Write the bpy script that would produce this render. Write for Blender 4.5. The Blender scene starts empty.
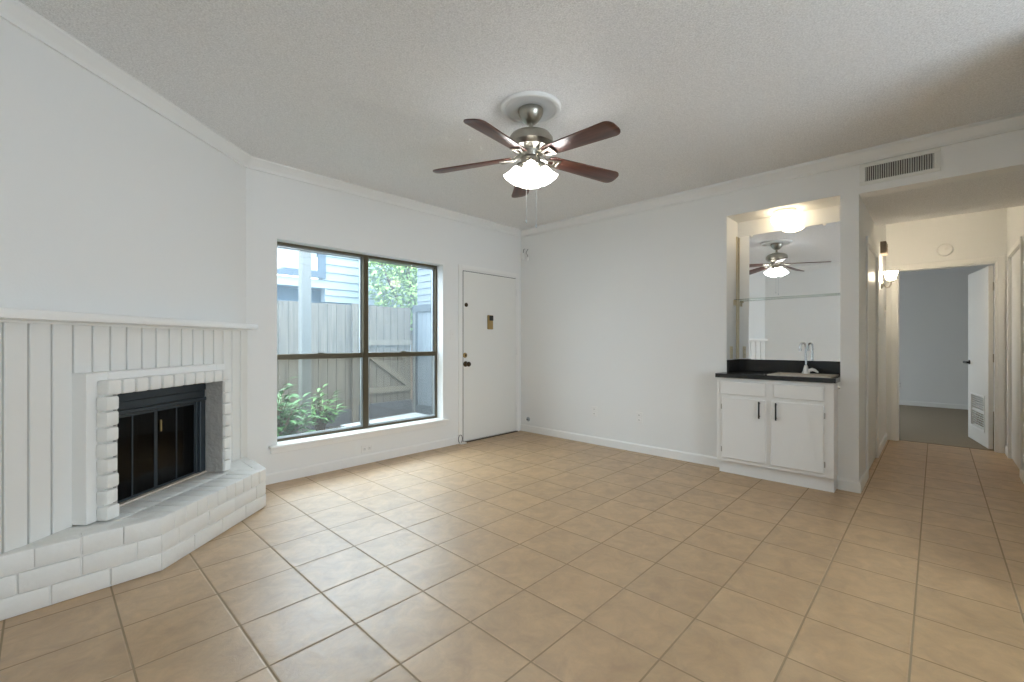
import bpy, bmesh, math, random
from mathutils import Vector, Matrix
random.seed(7)
SC = bpy.context.scene
COL = SC.collection
PI = math.pi
R = math.radians

# ------------------------------------------------------------------ camera
cd = bpy.data.cameras.new('camera')
cam = bpy.data.objects.new('camera', cd)
COL.objects.link(cam)
cam.location = (0, 0, 1.175)
cam.rotation_euler = (R(90), 0, R(-46.45))
cd.sensor_width = 36.0
cd.lens = 446.0 / 1024.0 * 36.0
cd.shift_y = 1.0 / 1024.0
cd.clip_start = 0.02
SC.camera = cam

# ------------------------------------------------------------------ view, sky, daylight
SC.view_settings.view_transform = 'Standard'
SC.view_settings.look = 'None'
SC.view_settings.gamma = 1.0
SC.view_settings.use_curve_mapping = False
SC.view_settings.exposure = 0.97
SC.cycles.use_denoising = True
try:
    SC.cycles.denoiser = 'OPENIMAGEDENOISE'
except Exception:
    pass
SC.cycles.max_bounces = 12
SC.cycles.diffuse_bounces = 8
SC.cycles.glossy_bounces = 5
SC.cycles.transparent_max_bounces = 16
SC.cycles.sample_clamp_indirect = 6.0
SC.cycles.caustics_reflective = False
SC.cycles.caustics_refractive = False

SKY_LOW, SKY_HIGH = 3.0, 8.5
w = bpy.data.worlds.new('overcast_sky')
SC.world = w
w.use_nodes = True
wn = w.node_tree.nodes
wb = wn['Background']
wb.inputs['Color'].default_value = (0.82, 0.925, 1.0, 1)
# overcast sky: dim at the horizon, brightest overhead
w_tc = wn.new('ShaderNodeTexCoord')
w_sep = wn.new('ShaderNodeSeparateXYZ')
w_mr = wn.new('ShaderNodeMapRange')
w_mr.interpolation_type = 'SMOOTHSTEP'
w_mr.inputs['From Min'].default_value = 0.1
w_mr.inputs['From Max'].default_value = 0.95
w_mr.inputs['To Min'].default_value = SKY_LOW
w_mr.inputs['To Max'].default_value = SKY_HIGH
w.node_tree.links.new(w_tc.outputs['Generated'], w_sep.inputs[0])
w.node_tree.links.new(w_sep.outputs['Z'], w_mr.inputs['Value'])
w.node_tree.links.new(w_mr.outputs[0], wb.inputs['Strength'])


def area(name, loc, rot, sx, sy, power=0, color=(1, 1, 1), portal=False):
    l = bpy.data.lights.new(name, 'AREA')
    l.shape = 'RECTANGLE'
    l.size, l.size_y = sx, sy
    l.energy = power
    l.color = color
    l.cycles.is_portal = portal
    o = bpy.data.objects.new(name, l)
    o.location = loc
    o.rotation_euler = rot
    COL.objects.link(o)
    return o


# hazy sun, high over the houses beyond the window
sl = bpy.data.lights.new('hazy_sun', 'SUN')
sl.energy = 0.4
sl.angle = R(30)
sl.color = (0.97, 0.98, 1.0)
so_ = bpy.data.objects.new('hazy_sun', sl)
so_.rotation_euler = Vector((0.22, -0.60, -0.80)).to_track_quat('-Z', 'Y').to_euler()
COL.objects.link(so_)

# sky portals in the window and the two added openings (sampling guides only)
area('window_portal', (2.21, 4.25, 1.17), (R(-90), 0, 0), 1.75, 1.75, portal=True)
area('rear_portal', (1.9, -2.72, 1.12), (R(90), 0, 0), 2.2, 2.15, portal=True)
area('bedroom_portal', (9.15, 2.78, 1.5), (R(-90), 0, 0), 1.3, 1.6, portal=True)


# fill lamps added at the unseen bedroom and rear openings, for daylight
area('bedroom_fill', (9.15, 2.58, 1.5), (R(-90), 0, 0), 1.2, 1.5, power=6.0, color=(0.90, 0.95, 1.0))
area('rear_fill', (1.9, -2.66, 1.12), (R(90 + 45), 0, 0), 2.1, 2.0, power=31, color=(0.74, 0.87, 1.0))


# ------------------------------------------------------------------ materials
def srgb(r, g, b):
    def f(c):
        c = c / 255.0
        return c / 12.92 if c <= 0.04045 else ((c + 0.055) / 1.055) ** 2.4
    return (f(r), f(g), f(b), 1)


def mat(name, col, rough=0.5, metal=0.0, bump=None, var=None, spec=None):
    m = bpy.data.materials.new(name)
    m.use_nodes = True
    nt = m.node_tree
    b = nt.nodes['Principled BSDF']
    b.inputs['Base Color'].default_value = col
    b.inputs['Roughness'].default_value = rough
    b.inputs['Metallic'].default_value = metal
    if spec is not None:
        b.inputs['Specular IOR Level'].default_value = spec
    tc = nt.nodes.new('ShaderNodeTexCoord')
    if var:
        scale, amt = var
        n = nt.nodes.new('ShaderNodeTexNoise')
        n.inputs['Scale'].default_value = scale
        n.inputs['Detail'].default_value = 4
        nt.links.new(tc.outputs['Object'], n.inputs['Vector'])
        mx = nt.nodes.new('ShaderNodeMix')
        mx.data_type = 'RGBA'
        mx.inputs['A'].default_value = tuple(c * (1 - amt) for c in col[:3]) + (1,)
        mx.inputs['B'].default_value = tuple(min(1, c * (1 + amt)) for c in col[:3]) + (1,)
        nt.links.new(n.outputs['Fac'], mx.inputs['Factor'])
        nt.links.new(mx.outputs['Result'], b.inputs['Base Color'])
    if bump:
        scale, strength, dist = bump
        n = nt.nodes.new('ShaderNodeTexNoise')
        n.inputs['Scale'].default_value = scale
        n.inputs['Detail'].default_value = 3
        nt.links.new(tc.outputs['Object'], n.inputs['Vector'])
        bp = nt.nodes.new('ShaderNodeBump')
        bp.inputs['Strength'].default_value = strength
        bp.inputs['Distance'].default_value = dist
        nt.links.new(n.outputs['Fac'], bp.inputs['Height'])
        nt.links.new(bp.outputs['Normal'], b.inputs['Normal'])
    return m


def emis(name, col, strength, body=(0.9, 0.9, 0.88, 1)):
    m = mat(name, body, 0.25)
    b = m.node_tree.nodes['Principled BSDF']
    b.inputs['Emission Color'].default_value = col
    b.inputs['Emission Strength'].default_value = strength
    return m


M = {}
M['wall'] = mat('wall_paint', srgb(231, 232, 231), 0.6, bump=(90, 0.12, 0.004), var=(0.8, 0.012))
M['trim'] = mat('white_trim', srgb(235, 235, 233), 0.38, var=(3, 0.01))
M['gloss_white'] = mat('cabinet_white', srgb(233, 233, 231), 0.35, var=(4, 0.01))
M['brick'] = mat('painted_brick', srgb(230, 230, 227), 0.45, bump=(45, 0.5, 0.004), var=(18, 0.035))
M['panel'] = mat('painted_panel', srgb(229, 229, 226), 0.45, bump=(30, 0.08, 0.002), var=(6, 0.012))
M['door'] = mat('door_paint', srgb(229, 229, 225), 0.45, var=(4, 0.012))
M['plastic'] = mat('white_plastic', srgb(232, 232, 230), 0.35, var=(20, 0.01))
M['dark_slot'] = mat('dark_slot', srgb(45, 44, 42), 0.6, var=(40, 0.05))
M['bronze'] = mat('bronze_aluminium', srgb(86, 78, 60), 0.42, 0.4, var=(12, 0.06))
M['alu'] = mat('mill_aluminium', srgb(176, 184, 188), 0.35, 0.7, var=(12, 0.04))
M['nickel'] = mat('brushed_nickel', srgb(170, 166, 156), 0.28, 1.0, var=(30, 0.05))
M['chrome'] = mat('chrome', srgb(205, 208, 210), 0.12, 1.0, var=(30, 0.02))
M['brass'] = mat('aged_brass', srgb(172, 146, 98), 0.35, 0.7, var=(40, 0.08))
M['dark_brass'] = mat('dark_bronze_knob', srgb(74, 58, 42), 0.3, 0.9, var=(40, 0.1))
M['black_metal'] = mat('black_metal', srgb(50, 58, 64), 0.4, 0.25, var=(9, 0.12))
M['black_pull'] = mat('black_pull', srgb(28, 28, 30), 0.4, 0.3, var=(30, 0.06))
M['soot'] = mat('soot_firebrick', srgb(24, 23, 22), 0.9, bump=(30, 0.5, 0.01), var=(8, 0.25))
M['log'] = mat('grey_ash_log', srgb(96, 94, 90), 0.9, bump=(40, 0.6, 0.01), var=(14, 0.2))
M['counter'] = mat('black_laminate', srgb(34, 35, 36), 0.22, var=(60, 0.15))
M['sink'] = mat('almond_enamel', srgb(206, 196, 182), 0.25, var=(10, 0.02))
M['grille_dark'] = mat('duct_shadow', srgb(38, 36, 34), 0.8, var=(20, 0.05))
M['grille'] = mat('grille_enamel', srgb(226, 226, 222), 0.45, var=(20, 0.02))
M['chime'] = mat('brown_chime', srgb(118, 106, 92), 0.55, var=(60, 0.12))
M['carpet'] = mat('brown_carpet', srgb(140, 127, 108), 0.95, bump=(260, 0.6, 0.006), var=(60, 0.12))
M['concrete'] = mat('patio_concrete', srgb(168, 172, 174), 0.8, bump=(40, 0.3, 0.004), var=(5, 0.08))
M['gravel_ground'] = mat('dirt', srgb(50, 47, 43), 0.95, bump=(35, 0.6, 0.02), var=(9, 0.2))
M['gravel'] = mat('pale_gravel', srgb(88, 84, 78), 0.9, var=(20, 0.25))
M['kick'] = mat('shaded_kickboard', srgb(66, 66, 68), 0.9, var=(6, 0.12))  # kickboard grey taken darker for the shade on it
M['leaf'] = mat('leaf_green', srgb(62, 108, 54), 0.5, var=(9, 0.35))
M['leaf_pale'] = mat('leaf_pale', srgb(84, 126, 66), 0.5, var=(5, 0.3))
M['tree_leaf'] = mat('tree_leaf', srgb(146, 172, 104), 0.6, var=(3, 0.25))
M['bark'] = mat('bark', srgb(104, 88, 72), 0.9, bump=(25, 0.7, 0.02), var=(8, 0.25))
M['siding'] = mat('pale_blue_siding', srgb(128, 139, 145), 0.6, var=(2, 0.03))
M['siding_low'] = mat('shaded_siding', srgb(84, 104, 124), 0.7, var=(2, 0.05))  # siding blue darkened: shade of the lower storey put into the colour
M['ext_trim'] = mat('blue_grey_trim', srgb(62, 76, 90), 0.6, var=(3, 0.03))
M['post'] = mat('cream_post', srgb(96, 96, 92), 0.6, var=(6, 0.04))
M['ext_grey'] = mat('grey_painted_wood', srgb(52, 58, 62), 0.65, var=(6, 0.05))
M['ext_pale'] = mat('pale_painted_wood', srgb(92, 99, 104), 0.6, var=(6, 0.03))
M['shelf_clip'] = mat('almond_clip', srgb(196, 182, 150), 0.4, 0.2, var=(30, 0.05))
M['wire'] = mat('dark_wire', srgb(60, 60, 58), 0.5, var=(30, 0.05))


def ceiling_mat():
    m = mat('popcorn_ceiling', srgb(238, 239, 240), 0.9)
    nt = m.node_tree
    b = nt.nodes['Principled BSDF']
    b.inputs['Specular IOR Level'].default_value = 0.1
    tc = nt.nodes.new('ShaderNodeTexCoord')
    n1 = nt.nodes.new('ShaderNodeTexNoise')
    n1.inputs['Scale'].default_value = 125
    n1.inputs['Detail'].default_value = 3
    n1.inputs['Roughness'].default_value = 0.6
    v = nt.nodes.new('ShaderNodeTexVoronoi')
    v.inputs['Scale'].default_value = 160
    nt.links.new(tc.outputs['Object'], n1.inputs['Vector'])
    nt.links.new(tc.outputs['Object'], v.inputs['Vector'])
    sub = nt.nodes.new('ShaderNodeMath')
    sub.operation = 'SUBTRACT'
    nt.links.new(n1.outputs['Fac'], sub.inputs[0])
    mul = nt.nodes.new('ShaderNodeMath')
    mul.operation = 'MULTIPLY'
    mul.inputs[1].default_value = 0.35
    nt.links.new(v.outputs['Distance'], mul.inputs[0])
    nt.links.new(mul.outputs[0], sub.inputs[1])
    bp = nt.nodes.new('ShaderNodeBump')
    bp.inputs['Strength'].default_value = 0.8
    bp.inputs['Distance'].default_value = 0.006
    nt.links.new(sub.outputs[0], bp.inputs['Height'])
    mr = nt.nodes.new('ShaderNodeMapRange')      # shade between the grains put into the colour
    mr.inputs['From Min'].default_value = 0.1
    mr.inputs['From Max'].default_value = 0.6
    nt.links.new(sub.outputs[0], mr.inputs['Value'])
    mx = nt.nodes.new('ShaderNodeMix')
    mx.data_type = 'RGBA'
    mx.inputs['A'].default_value = srgb(218, 219, 220)
    mx.inputs['B'].default_value = srgb(246, 247, 248)
    nt.links.new(mr.outputs[0], mx.inputs['Factor'])
    nt.links.new(mx.outputs['Result'], b.inputs['Base Color'])
    nt.links.new(bp.outputs['Normal'], b.inputs['Normal'])
    return m


M['ceiling'] = ceiling_mat()


def tile_mat():
    m = bpy.data.materials.new('slate_look_tile')
    m.use_nodes = True
    nt = m.node_tree
    N, L = nt.nodes, nt.links
    b = N['Principled BSDF']
    b.inputs['Specular IOR Level'].default_value = 1.0
    b.inputs['IOR'].default_value = 1.92
    tc = N.new('ShaderNodeTexCoord')
    sep = N.new('ShaderNodeSeparateXYZ')
    L.new(tc.outputs['Object'], sep.inputs[0])

    def math_(op, a, c=None):
        n = N.new('ShaderNodeMath')
        n.operation = op
        for i, x in enumerate((a, c)):
            if x is None:
                continue
            if isinstance(x, (int, float)):
                n.inputs[i].default_value = x
            else:
                L.new(x, n.inputs[i])
        return n.outputs[0]
    T = 0.337
    gx = math_('DIVIDE', math_('SUBTRACT', sep.outputs['X'], 0.225), T)
    gy = math_('DIVIDE', math_('SUBTRACT', sep.outputs['Y'], 0.068), T)
    fx, fy = math_('FLOOR', gx), math_('FLOOR', gy)
    rx, ry = math_('SUBTRACT', gx, fx), math_('SUBTRACT', gy, fy)
    ex = math_('MINIMUM', rx, math_('SUBTRACT', 1.0, rx))
    ey = math_('MINIMUM', ry, math_('SUBTRACT', 1.0, ry))
    edge = math_('MINIMUM', ex, ey)
    cell = N.new('ShaderNodeCombineXYZ')
    L.new(fx, cell.inputs[0])
    L.new(fy, cell.inputs[1])
    wn_ = N.new('ShaderNodeTexWhiteNoise')
    L.new(cell.outputs[0], wn_.inputs['Vector'])
    # offset the mottling in every tile
    off = N.new('ShaderNodeVectorMath')
    off.operation = 'SCALE'
    off.inputs['Scale'].default_value = 3.7
    L.new(wn_.outputs['Color'], off.inputs[0])
    add = N.new('ShaderNodeVectorMath')
    add.operation = 'ADD'
    L.new(tc.outputs['Object'], add.inputs[0])
    L.new(off.outputs[0], add.inputs[1])
    n1 = N.new('ShaderNodeTexNoise')
    n1.inputs['Scale'].default_value = 9
    n1.inputs['Detail'].default_value = 7
    n1.inputs['Roughness'].default_value = 0.62
    n1.inputs['Distortion'].default_value = 0.6
    L.new(add.outputs[0], n1.inputs['Vector'])
    n2 = N.new('ShaderNodeTexNoise')
    n2.inputs['Scale'].default_value = 30
    n2.inputs['Detail'].default_value = 8
    n2.inputs['Roughness'].default_value = 0.6
    n2.inputs['Distortion'].default_value = 0.9
    L.new(add.outputs[0], n2.inputs['Vector'])
    cr = N.new('ShaderNodeValToRGB')
    e = cr.color_ramp.elements
    e[0].position, e[0].color = 0.3, srgb(156, 122, 78)
    e[1].position, e[1].color = 0.72, srgb(190, 156, 110)
    L.new(n1.outputs['Fac'], cr.inputs['Fac'])
    hs = N.new('ShaderNodeHueSaturation')
    L.new(cr.outputs['Color'], hs.inputs['Color'])
    vv = math_('ADD', math_('MULTIPLY', wn_.outputs['Value'], 0.10), math_('ADD', math_('MULTIPLY', n2.outputs['Fac'], 0.34), 0.78))
    L.new(vv, hs.inputs['Value'])
    # grout
    gm = N.new('ShaderNodeMapRange')
    gm.inputs['From Min'].default_value = 0.0075
    gm.inputs['From Max'].default_value = 0.0125
    L.new(edge, gm.inputs['Value'])
    mx = N.new('ShaderNodeMix')
    mx.data_type = 'RGBA'
    mx.inputs['A'].default_value = srgb(150, 133, 109)
    L.new(gm.outputs[0], mx.inputs['Factor'])
    L.new(hs.outputs['Color'], mx.inputs['B'])
    L.new(mx.outputs['Result'], b.inputs['Base Color'])
    rr = N.new('ShaderNodeMapRange')
    rr.inputs['From Min'].default_value = 0.3
    rr.inputs['From Max'].default_value = 0.7
    rr.inputs['To Min'].default_value = 0.38
    rr.inputs['To Max'].default_value = 0.48
    L.new(n2.outputs['Fac'], rr.inputs['Value'])
    rmix = N.new('ShaderNodeMix')
    rmix.data_type = 'FLOAT'
    rmix.inputs['A'].default_value = 0.85
    L.new(gm.outputs[0], rmix.inputs['Factor'])
    L.new(rr.outputs[0], rmix.inputs['B'])
    L.new(rmix.outputs['Result'], b.inputs['Roughness'])
    sm = N.new('ShaderNodeMapRange')
    sm.inputs['To Min'].default_value = 0.1
    sm.inputs['To Max'].default_value = 1.0
    L.new(gm.outputs[0], sm.inputs['Value'])
    L.new(sm.outputs[0], b.inputs['Specular IOR Level'])
    # relief: rounded tile edge and cleft surface
    ed = N.new('ShaderNodeMapRange')
    ed.inputs['From Min'].default_value = 0.006
    ed.inputs['From Max'].default_value = 0.024
    L.new(edge, ed.inputs['Value'])
    hh = math_('ADD', math_('MULTIPLY', ed.outputs[0], 0.55), math_('MULTIPLY', n2.outputs['Fac'], 0.45))
    bp = N.new('ShaderNodeBump')
    bp.inputs['Strength'].default_value = 0.45
    bp.inputs['Distance'].default_value = 0.0042
    L.new(hh, bp.inputs['Height'])
    L.new(bp.outputs['Normal'], b.inputs['Normal'])
    return m


M['tile'] = tile_mat()


def glass_mat(name, tint, haze, hazecol, gloss=1.0):
    m = bpy.data.materials.new(name)
    m.use_nodes = True
    nt = m.node_tree
    N, L = nt.nodes, nt.links
    N.remove(N['Principled BSDF'])
    out = N['Material Output']
    tr = N.new('ShaderNodeBsdfTransparent')
    tr.inputs['Color'].default_value = tint
    gl = N.new('ShaderNodeBsdfGlossy')
    gl.inputs['Roughness'].default_value = 0.02
    fr = N.new('ShaderNodeFresnel')
    gm_ = N.new('ShaderNodeNewGeometry')
    io = N.new('ShaderNodeMapRange')     # thin pane: the same reflectance from either face
    io.inputs['To Min'].default_value = 1.45
    io.inputs['To Max'].default_value = 1 / 1.45
    L.new(gm_.outputs['Backfacing'], io.inputs['Value'])
    L.new(io.outputs[0], fr.inputs['IOR'])
    a = N.new('ShaderNodeMixShader')
    gk = N.new('ShaderNodeMath')
    gk.operation = 'MULTIPLY'
    gk.inputs[1].default_value = gloss
    L.new(fr.outputs[0], gk.inputs[0])
    L.new(gk.outputs[0], a.inputs[0])
    L.new(tr.outputs[0], a.inputs[1])
    L.new(gl.outputs[0], a.inputs[2])
    df = N.new('ShaderNodeBsdfTranslucent')
    df.inputs['Color'].default_value = hazecol
    tcn = N.new('ShaderNodeTexCoord')
    nz = N.new('ShaderNodeTexNoise')
    nz.inputs['Scale'].default_value = 2.5
    L.new(tcn.outputs['Object'], nz.inputs['Vector'])
    mr = N.new('ShaderNodeMapRange')
    mr.inputs['To Min'].default_value = haze * 0.8
    mr.inputs['To Max'].default_value = haze * 1.2
    L.new(nz.outputs['Fac'], mr.inputs['Value'])
    c = N.new('ShaderNodeMixShader')
    L.new(mr.outputs[0], c.inputs[0])
    L.new(a.outputs[0], c.inputs[1])
    L.new(df.outputs[0], c.inputs[2])
    L.new(c.outputs[0], out.inputs['Surface'])
    return m


M['glass_up'] = glass_mat('veiled_window_glass', (0.95, 0.98, 1.0, 1), 0.045, (0.66, 0.86, 1, 1))  # bluish glare veil over the view mixed into the pane
M['glass_low'] = glass_mat('screened_window_glass', (0.84, 0.86, 0.86, 1), 0.025, (0.7, 0.75, 0.75, 1))
M['smoked'] = glass_mat('smoked_glass', (0.26, 0.26, 0.26, 1), 0.01, (0.3, 0.3, 0.3, 1), 0.45)
M['clear'] = glass_mat('shelf_glass', (0.86, 0.92, 0.9, 1), 0.06, (0.6, 0.7, 0.66, 1))


def mirror_mat():
    m = mat('silvered_mirror', (0.95, 0.96, 0.96, 1), 0.0, 1.0)
    return m


M['mirror'] = mirror_mat()


def wood_mat(name, c1, c2, axis='X', rough=0.35):
    m = mat(name, c1, rough)
    nt = m.node_tree
    b = nt.nodes['Principled BSDF']
    tc = nt.nodes.new('ShaderNodeTexCoord')
    mp = nt.nodes.new('ShaderNodeMapping')
    sc = {'X': (1.5, 26, 26), 'Z': (22, 22, 1.2)}[axis]
    mp.inputs['Scale'].default_value = sc
    n = nt.nodes.new('ShaderNodeTexNoise')
    n.inputs['Scale'].default_value = 1.6
    n.inputs['Detail'].default_value = 6
    nt.links.new(tc.outputs['Object'], mp.inputs[0])
    nt.links.new(mp.outputs[0], n.inputs['Vector'])
    cr = nt.nodes.new('ShaderNodeValToRGB')
    cr.color_ramp.elements[0].position = 0.35
    cr.color_ramp.elements[0].color = c1
    cr.color_ramp.elements[1].position = 0.68
    cr.color_ramp.elements[1].color = c2
    nt.links.new(n.outputs['Fac'], cr.inputs['Fac'])
    nt.links.new(cr.outputs['Color'], b.inputs['Base Color'])
    return m


M['walnut'] = wood_mat('dark_walnut', srgb(62, 38, 32), srgb(98, 60, 48), 'X', 0.3)
M['cedar'] = wood_mat('weathered_cedar', srgb(76, 69, 60), srgb(100, 92, 80), 'Z', 0.85)
M['cedar_pale'] = wood_mat('pale_rail', srgb(90, 82, 70), srgb(102, 94, 80), 'Z', 0.8)

def frosted_shade():
    m = bpy.data.materials.new('lit_frosted_shade')
    m.use_nodes = True
    N, L = m.node_tree.nodes, m.node_tree.links
    N.remove(N['Principled BSDF'])
    tl = N.new('ShaderNodeBsdfTranslucent')
    tl.inputs['Color'].default_value = (0.95, 0.95, 0.94, 1)
    df = N.new('ShaderNodeBsdfDiffuse')
    df.inputs['Color'].default_value = (0.9, 0.9, 0.89, 1)
    tcn = N.new('ShaderNodeTexCoord')
    nz = N.new('ShaderNodeTexNoise')
    nz.inputs['Scale'].default_value = 40
    L.new(tcn.outputs['Object'], nz.inputs['Vector'])
    mr = N.new('ShaderNodeMapRange')
    mr.inputs['To Min'].default_value = 0.34
    mr.inputs['To Max'].default_value = 0.40
    L.new(nz.outputs['Fac'], mr.inputs['Value'])
    a = N.new('ShaderNodeMixShader')
    L.new(mr.outputs[0], a.inputs[0])
    L.new(tl.outputs[0], a.inputs[1])
    L.new(df.outputs[0], a.inputs[2])
    em = N.new('ShaderNodeEmission')
    em.inputs['Color'].default_value = (1.0, 0.99, 0.98, 1)
    em.inputs['Strength'].default_value = 3.2
    ad = N.new('ShaderNodeAddShader')
    L.new(a.outputs[0], ad.inputs[0])
    L.new(em.outputs[0], ad.inputs[1])
    L.new(ad.outputs[0], N['Material Output'].inputs['Surface'])
    return m


M['shade'] = frosted_shade()
M['bulb'] = emis('lit_bulb', (1.0, 0.98, 0.95, 1), 75)
M['dome'] = emis('lit_opal_dome', (1.0, 0.80, 0.54, 1), 3.8)
M['sconce'] = emis('lit_sconce_shade', (1.0, 0.83, 0.6, 1), 30)


# ------------------------------------------------------------------ mesh helpers
class MB:
    """collects shapes in one bmesh"""

    def __init__(self):
        self.b = bmesh.new()
        self.X = Matrix.Identity(4)

    def _add(self, verts, faces):
        vs = [self.b.verts.new(self.X @ Vector(v)) for v in verts]
        out = []
        for f in faces:
            try:
                out.append(self.b.faces.new([vs[i] for i in f]))
            except ValueError:
                pass
        return vs, out

    def box(self, x0, x1, y0, y1, z0, z1, bev=0.0, seg=1):
        v = [(x, y, z) for x in (x0, x1) for y in (y0, y1) for z in (z0, z1)]
        f = [(0, 1, 3, 2), (4, 6, 7, 5), (0, 4, 5, 1), (2, 3, 7, 6), (0, 2, 6, 4), (1, 5, 7, 3)]
        vs, fs = self._add(v, f)
        if bev > 0:
            es = list({e for fa in fs for e in fa.edges})
            bmesh.ops.bevel(self.b, geom=es, offset=bev, segments=seg, affect='EDGES', profile=0.5)
        return self

    def obox(self, c, ax, ay, az, hx, hy, hz, bev=0.0):
        """box from centre, three axes and half sizes"""
        c, ax, ay, az = Vector(c), Vector(ax), Vector(ay), Vector(az)
        v = [c + ax * hx * i + ay * hy * j + az * hz * k for i in (-1, 1) for j in (-1, 1) for k in (-1, 1)]
        f = [(0, 1, 3, 2), (4, 6, 7, 5), (0, 4, 5, 1), (2, 3, 7, 6), (0, 2, 6, 4), (1, 5, 7, 3)]
        vs, fs = self._add(v, f)
        if bev > 0:
            es = list({e for fa in fs for e in fa.edges})
            bmesh.ops.bevel(self.b, geom=es, offset=bev, segments=1, affect='EDGES', profile=0.5)
        return self

    def tube(self, pts, r, seg=10, caps=True):
        pts = [Vector(p) for p in pts]
        rs = r if isinstance(r, (list, tuple)) else [r] * len(pts)
        rings = []
        up = None
        for i, p in enumerate(pts):
            d = (pts[min(i + 1, len(pts) - 1)] - pts[max(i - 1, 0)])
            d.normalize()
            if up is None:
                up = Vector((0, 0, 1)) if abs(d.z) < 0.9 else Vector((1, 0, 0))
            a = d.cross(up)
            if a.length < 1e-5:
                a = d.cross(Vector((0, 1, 0)))
            a.normalize()
            bb = a.cross(d)
            bb.normalize()
            up = bb
            rings.append([p + a * math.cos(2 * PI * k / seg) * rs[i] + bb * math.sin(2 * PI * k / seg) * rs[i] for k in range(seg)])
        v = [q for ring in rings for q in ring]
        f = []
        for i in range(len(pts) - 1):
            for k in range(seg):
                k2 = (k + 1) % seg
                f.append((i * seg + k, i * seg + k2, (i + 1) * seg + k2, (i + 1) * seg + k))
        if caps:
            f.append(tuple(range(seg))[::-1])
            f.append(tuple((len(pts) - 1) * seg + k for k in range(seg)))
        self._add(v, f)
        return self

    def lathe(self, prof, c=(0, 0, 0), axis=(0, 0, 1), seg=28):
        """profile (r, h) revolved round an axis through c"""
        az = Vector(axis).normalized()
        t = Vector((1, 0, 0)) if abs(az.x) < 0.8 else Vector((0, 1, 0))
        ax = az.cross(t).normalized()
        ay = az.cross(ax)
        c = Vector(c)
        v, idx = [], []
        for (r, h) in prof:
            if r < 1e-6:
                idx.append([len(v)])
                v.append(c + az * h)
            else:
                s = len(v)
                idx.append(list(range(s, s + seg)))
                for k in range(seg):
                    a = 2 * PI * k / seg
                    v.append(c + az * h + ax * math.cos(a) * r + ay * math.sin(a) * r)
        f = []
        for i in range(len(prof) - 1):
            A, B = idx[i], idx[i + 1]
            for k in range(seg):
                k2 = (k + 1) % seg
                if len(A) == 1 and len(B) == 1:
                    continue
                if len(A) == 1:
                    f.append((A[0], B[k], B[k2]))
                elif len(B) == 1:
                    f.append((A[k], B[0], A[k2]))
                else:
                    f.append((A[k], B[k], B[k2], A[k2]))
        self._add(v, f)
        return self

    def prism(self, poly, z0, z1, bev=0.0):
        n = len(poly)
        v = [(p[0], p[1], z0) for p in poly] + [(p[0], p[1], z1) for p in poly]
        f = [tuple(range(n))[::-1], tuple(range(n, 2 * n))]
        for i in range(n):
            j = (i + 1) % n
            f.append((i, j, n + j, n + i))
        vs, fs = self._add(v, f)
        if bev > 0:
            es = list({e for fa in fs for e in fa.edges})
            bmesh.ops.bevel(self.b, geom=es, offset=bev, segments=2, affect='EDGES', profile=0.5)
        return self

    def extrude_profile(self, prof, path, closed=False):
        """prof: (out, up) points; path: (x, y, nx, ny) stations, out along (nx, ny)"""
        n = len(prof)
        v, f = [], []
        for (x, y, nx, ny) in path:
            for (o, z) in prof:
                v.append((x + nx * o, y + ny * o, z))
        for i in range(len(path) - 1):
            for k in range(n):
                k2 = (k + 1) % n
                f.append((i * n + k, i * n + k2, (i + 1) * n + k2, (i + 1) * n + k))
        f.append(tuple(range(n))[::-1])
        f.append(tuple((len(path) - 1) * n + k for k in range(n)))
        self._add(v, f)
        return self

    def slab(self, us, zs, hole, thick, frame):
        """wall slab as grid cells; us/zs breaks, hole(u, z)->True where open;
        frame(u, z, t) -> xyz with t=0 the room face, t=thick the back"""
        nu, nz = len(us) - 1, len(zs) - 1
        sol = [[not hole((us[i] + us[i + 1]) / 2, (zs[j] + zs[j + 1]) / 2) for j in range(nz)] for i in range(nu)]
        cache = {}

        def V(i, j, t):
            k = (i, j, t)
            if k not in cache:
                cache[k] = self.b.verts.new(self.X @ Vector(frame(us[i], zs[j], thick * t)))
            return cache[k]

        def S(i, j):
            return 0 <= i < nu and 0 <= j < nz and sol[i][j]
        for i in range(nu):
            for j in range(nz):
                if not sol[i][j]:
                    continue
                q = [(i, j), (i + 1, j), (i + 1, j + 1), (i, j + 1)]
                self.b.faces.new([V(a, c, 0) for a, c in q])
                self.b.faces.new([V(a, c, 1) for a, c in q[::-1]])
                for (di, dj, a, c) in ((0, -1, q[0], q[1]), (1, 0, q[1], q[2]), (0, 1, q[2], q[3]), (-1, 0, q[3], q[0])):
                    if not S(i + di, j + dj):
                        self.b.faces.new([V(*a, 1), V(*c, 1), V(*c, 0), V(*a, 0)])
        return self

    def build(self, name, material, parent=None, kind=None, smooth=35, loc=None, rotz=None):
        bmesh.ops.recalc_face_normals(self.b, faces=self.b.faces[:])
        me = bpy.data.meshes.new(name)
        self.b.to_mesh(me)
        self.b.free()
        me.materials.append(material)
        if smooth:
            for p in me.polygons:
                p.use_smooth = True
            me.set_sharp_from_angle(angle=R(smooth))
        o = bpy.data.objects.new(name, me)
        COL.objects.link(o)
        if parent:
            o.parent = parent
        if kind:
            o['kind'] = kind
        if loc is not None:
            o.location = loc
        if rotz is not None:
            o.rotation_euler.z = rotz
        return o


def tag(o, label, cat, group=None, kind=None):
    o['label'] = label
    o['category'] = cat
    if group:
        o['group'] = group
    if kind:
        o['kind'] = kind
    return o


def thing(name, label, cat, loc=(0, 0, 0), rotz=0.0, group=None):
    o = bpy.data.objects.new(name, None)
    o.empty_display_size = 0.1
    COL.objects.link(o)
    o.location = loc
    o.rotation_euler = (0, 0, rotz)
    return tag(o, label, cat, group)


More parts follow.
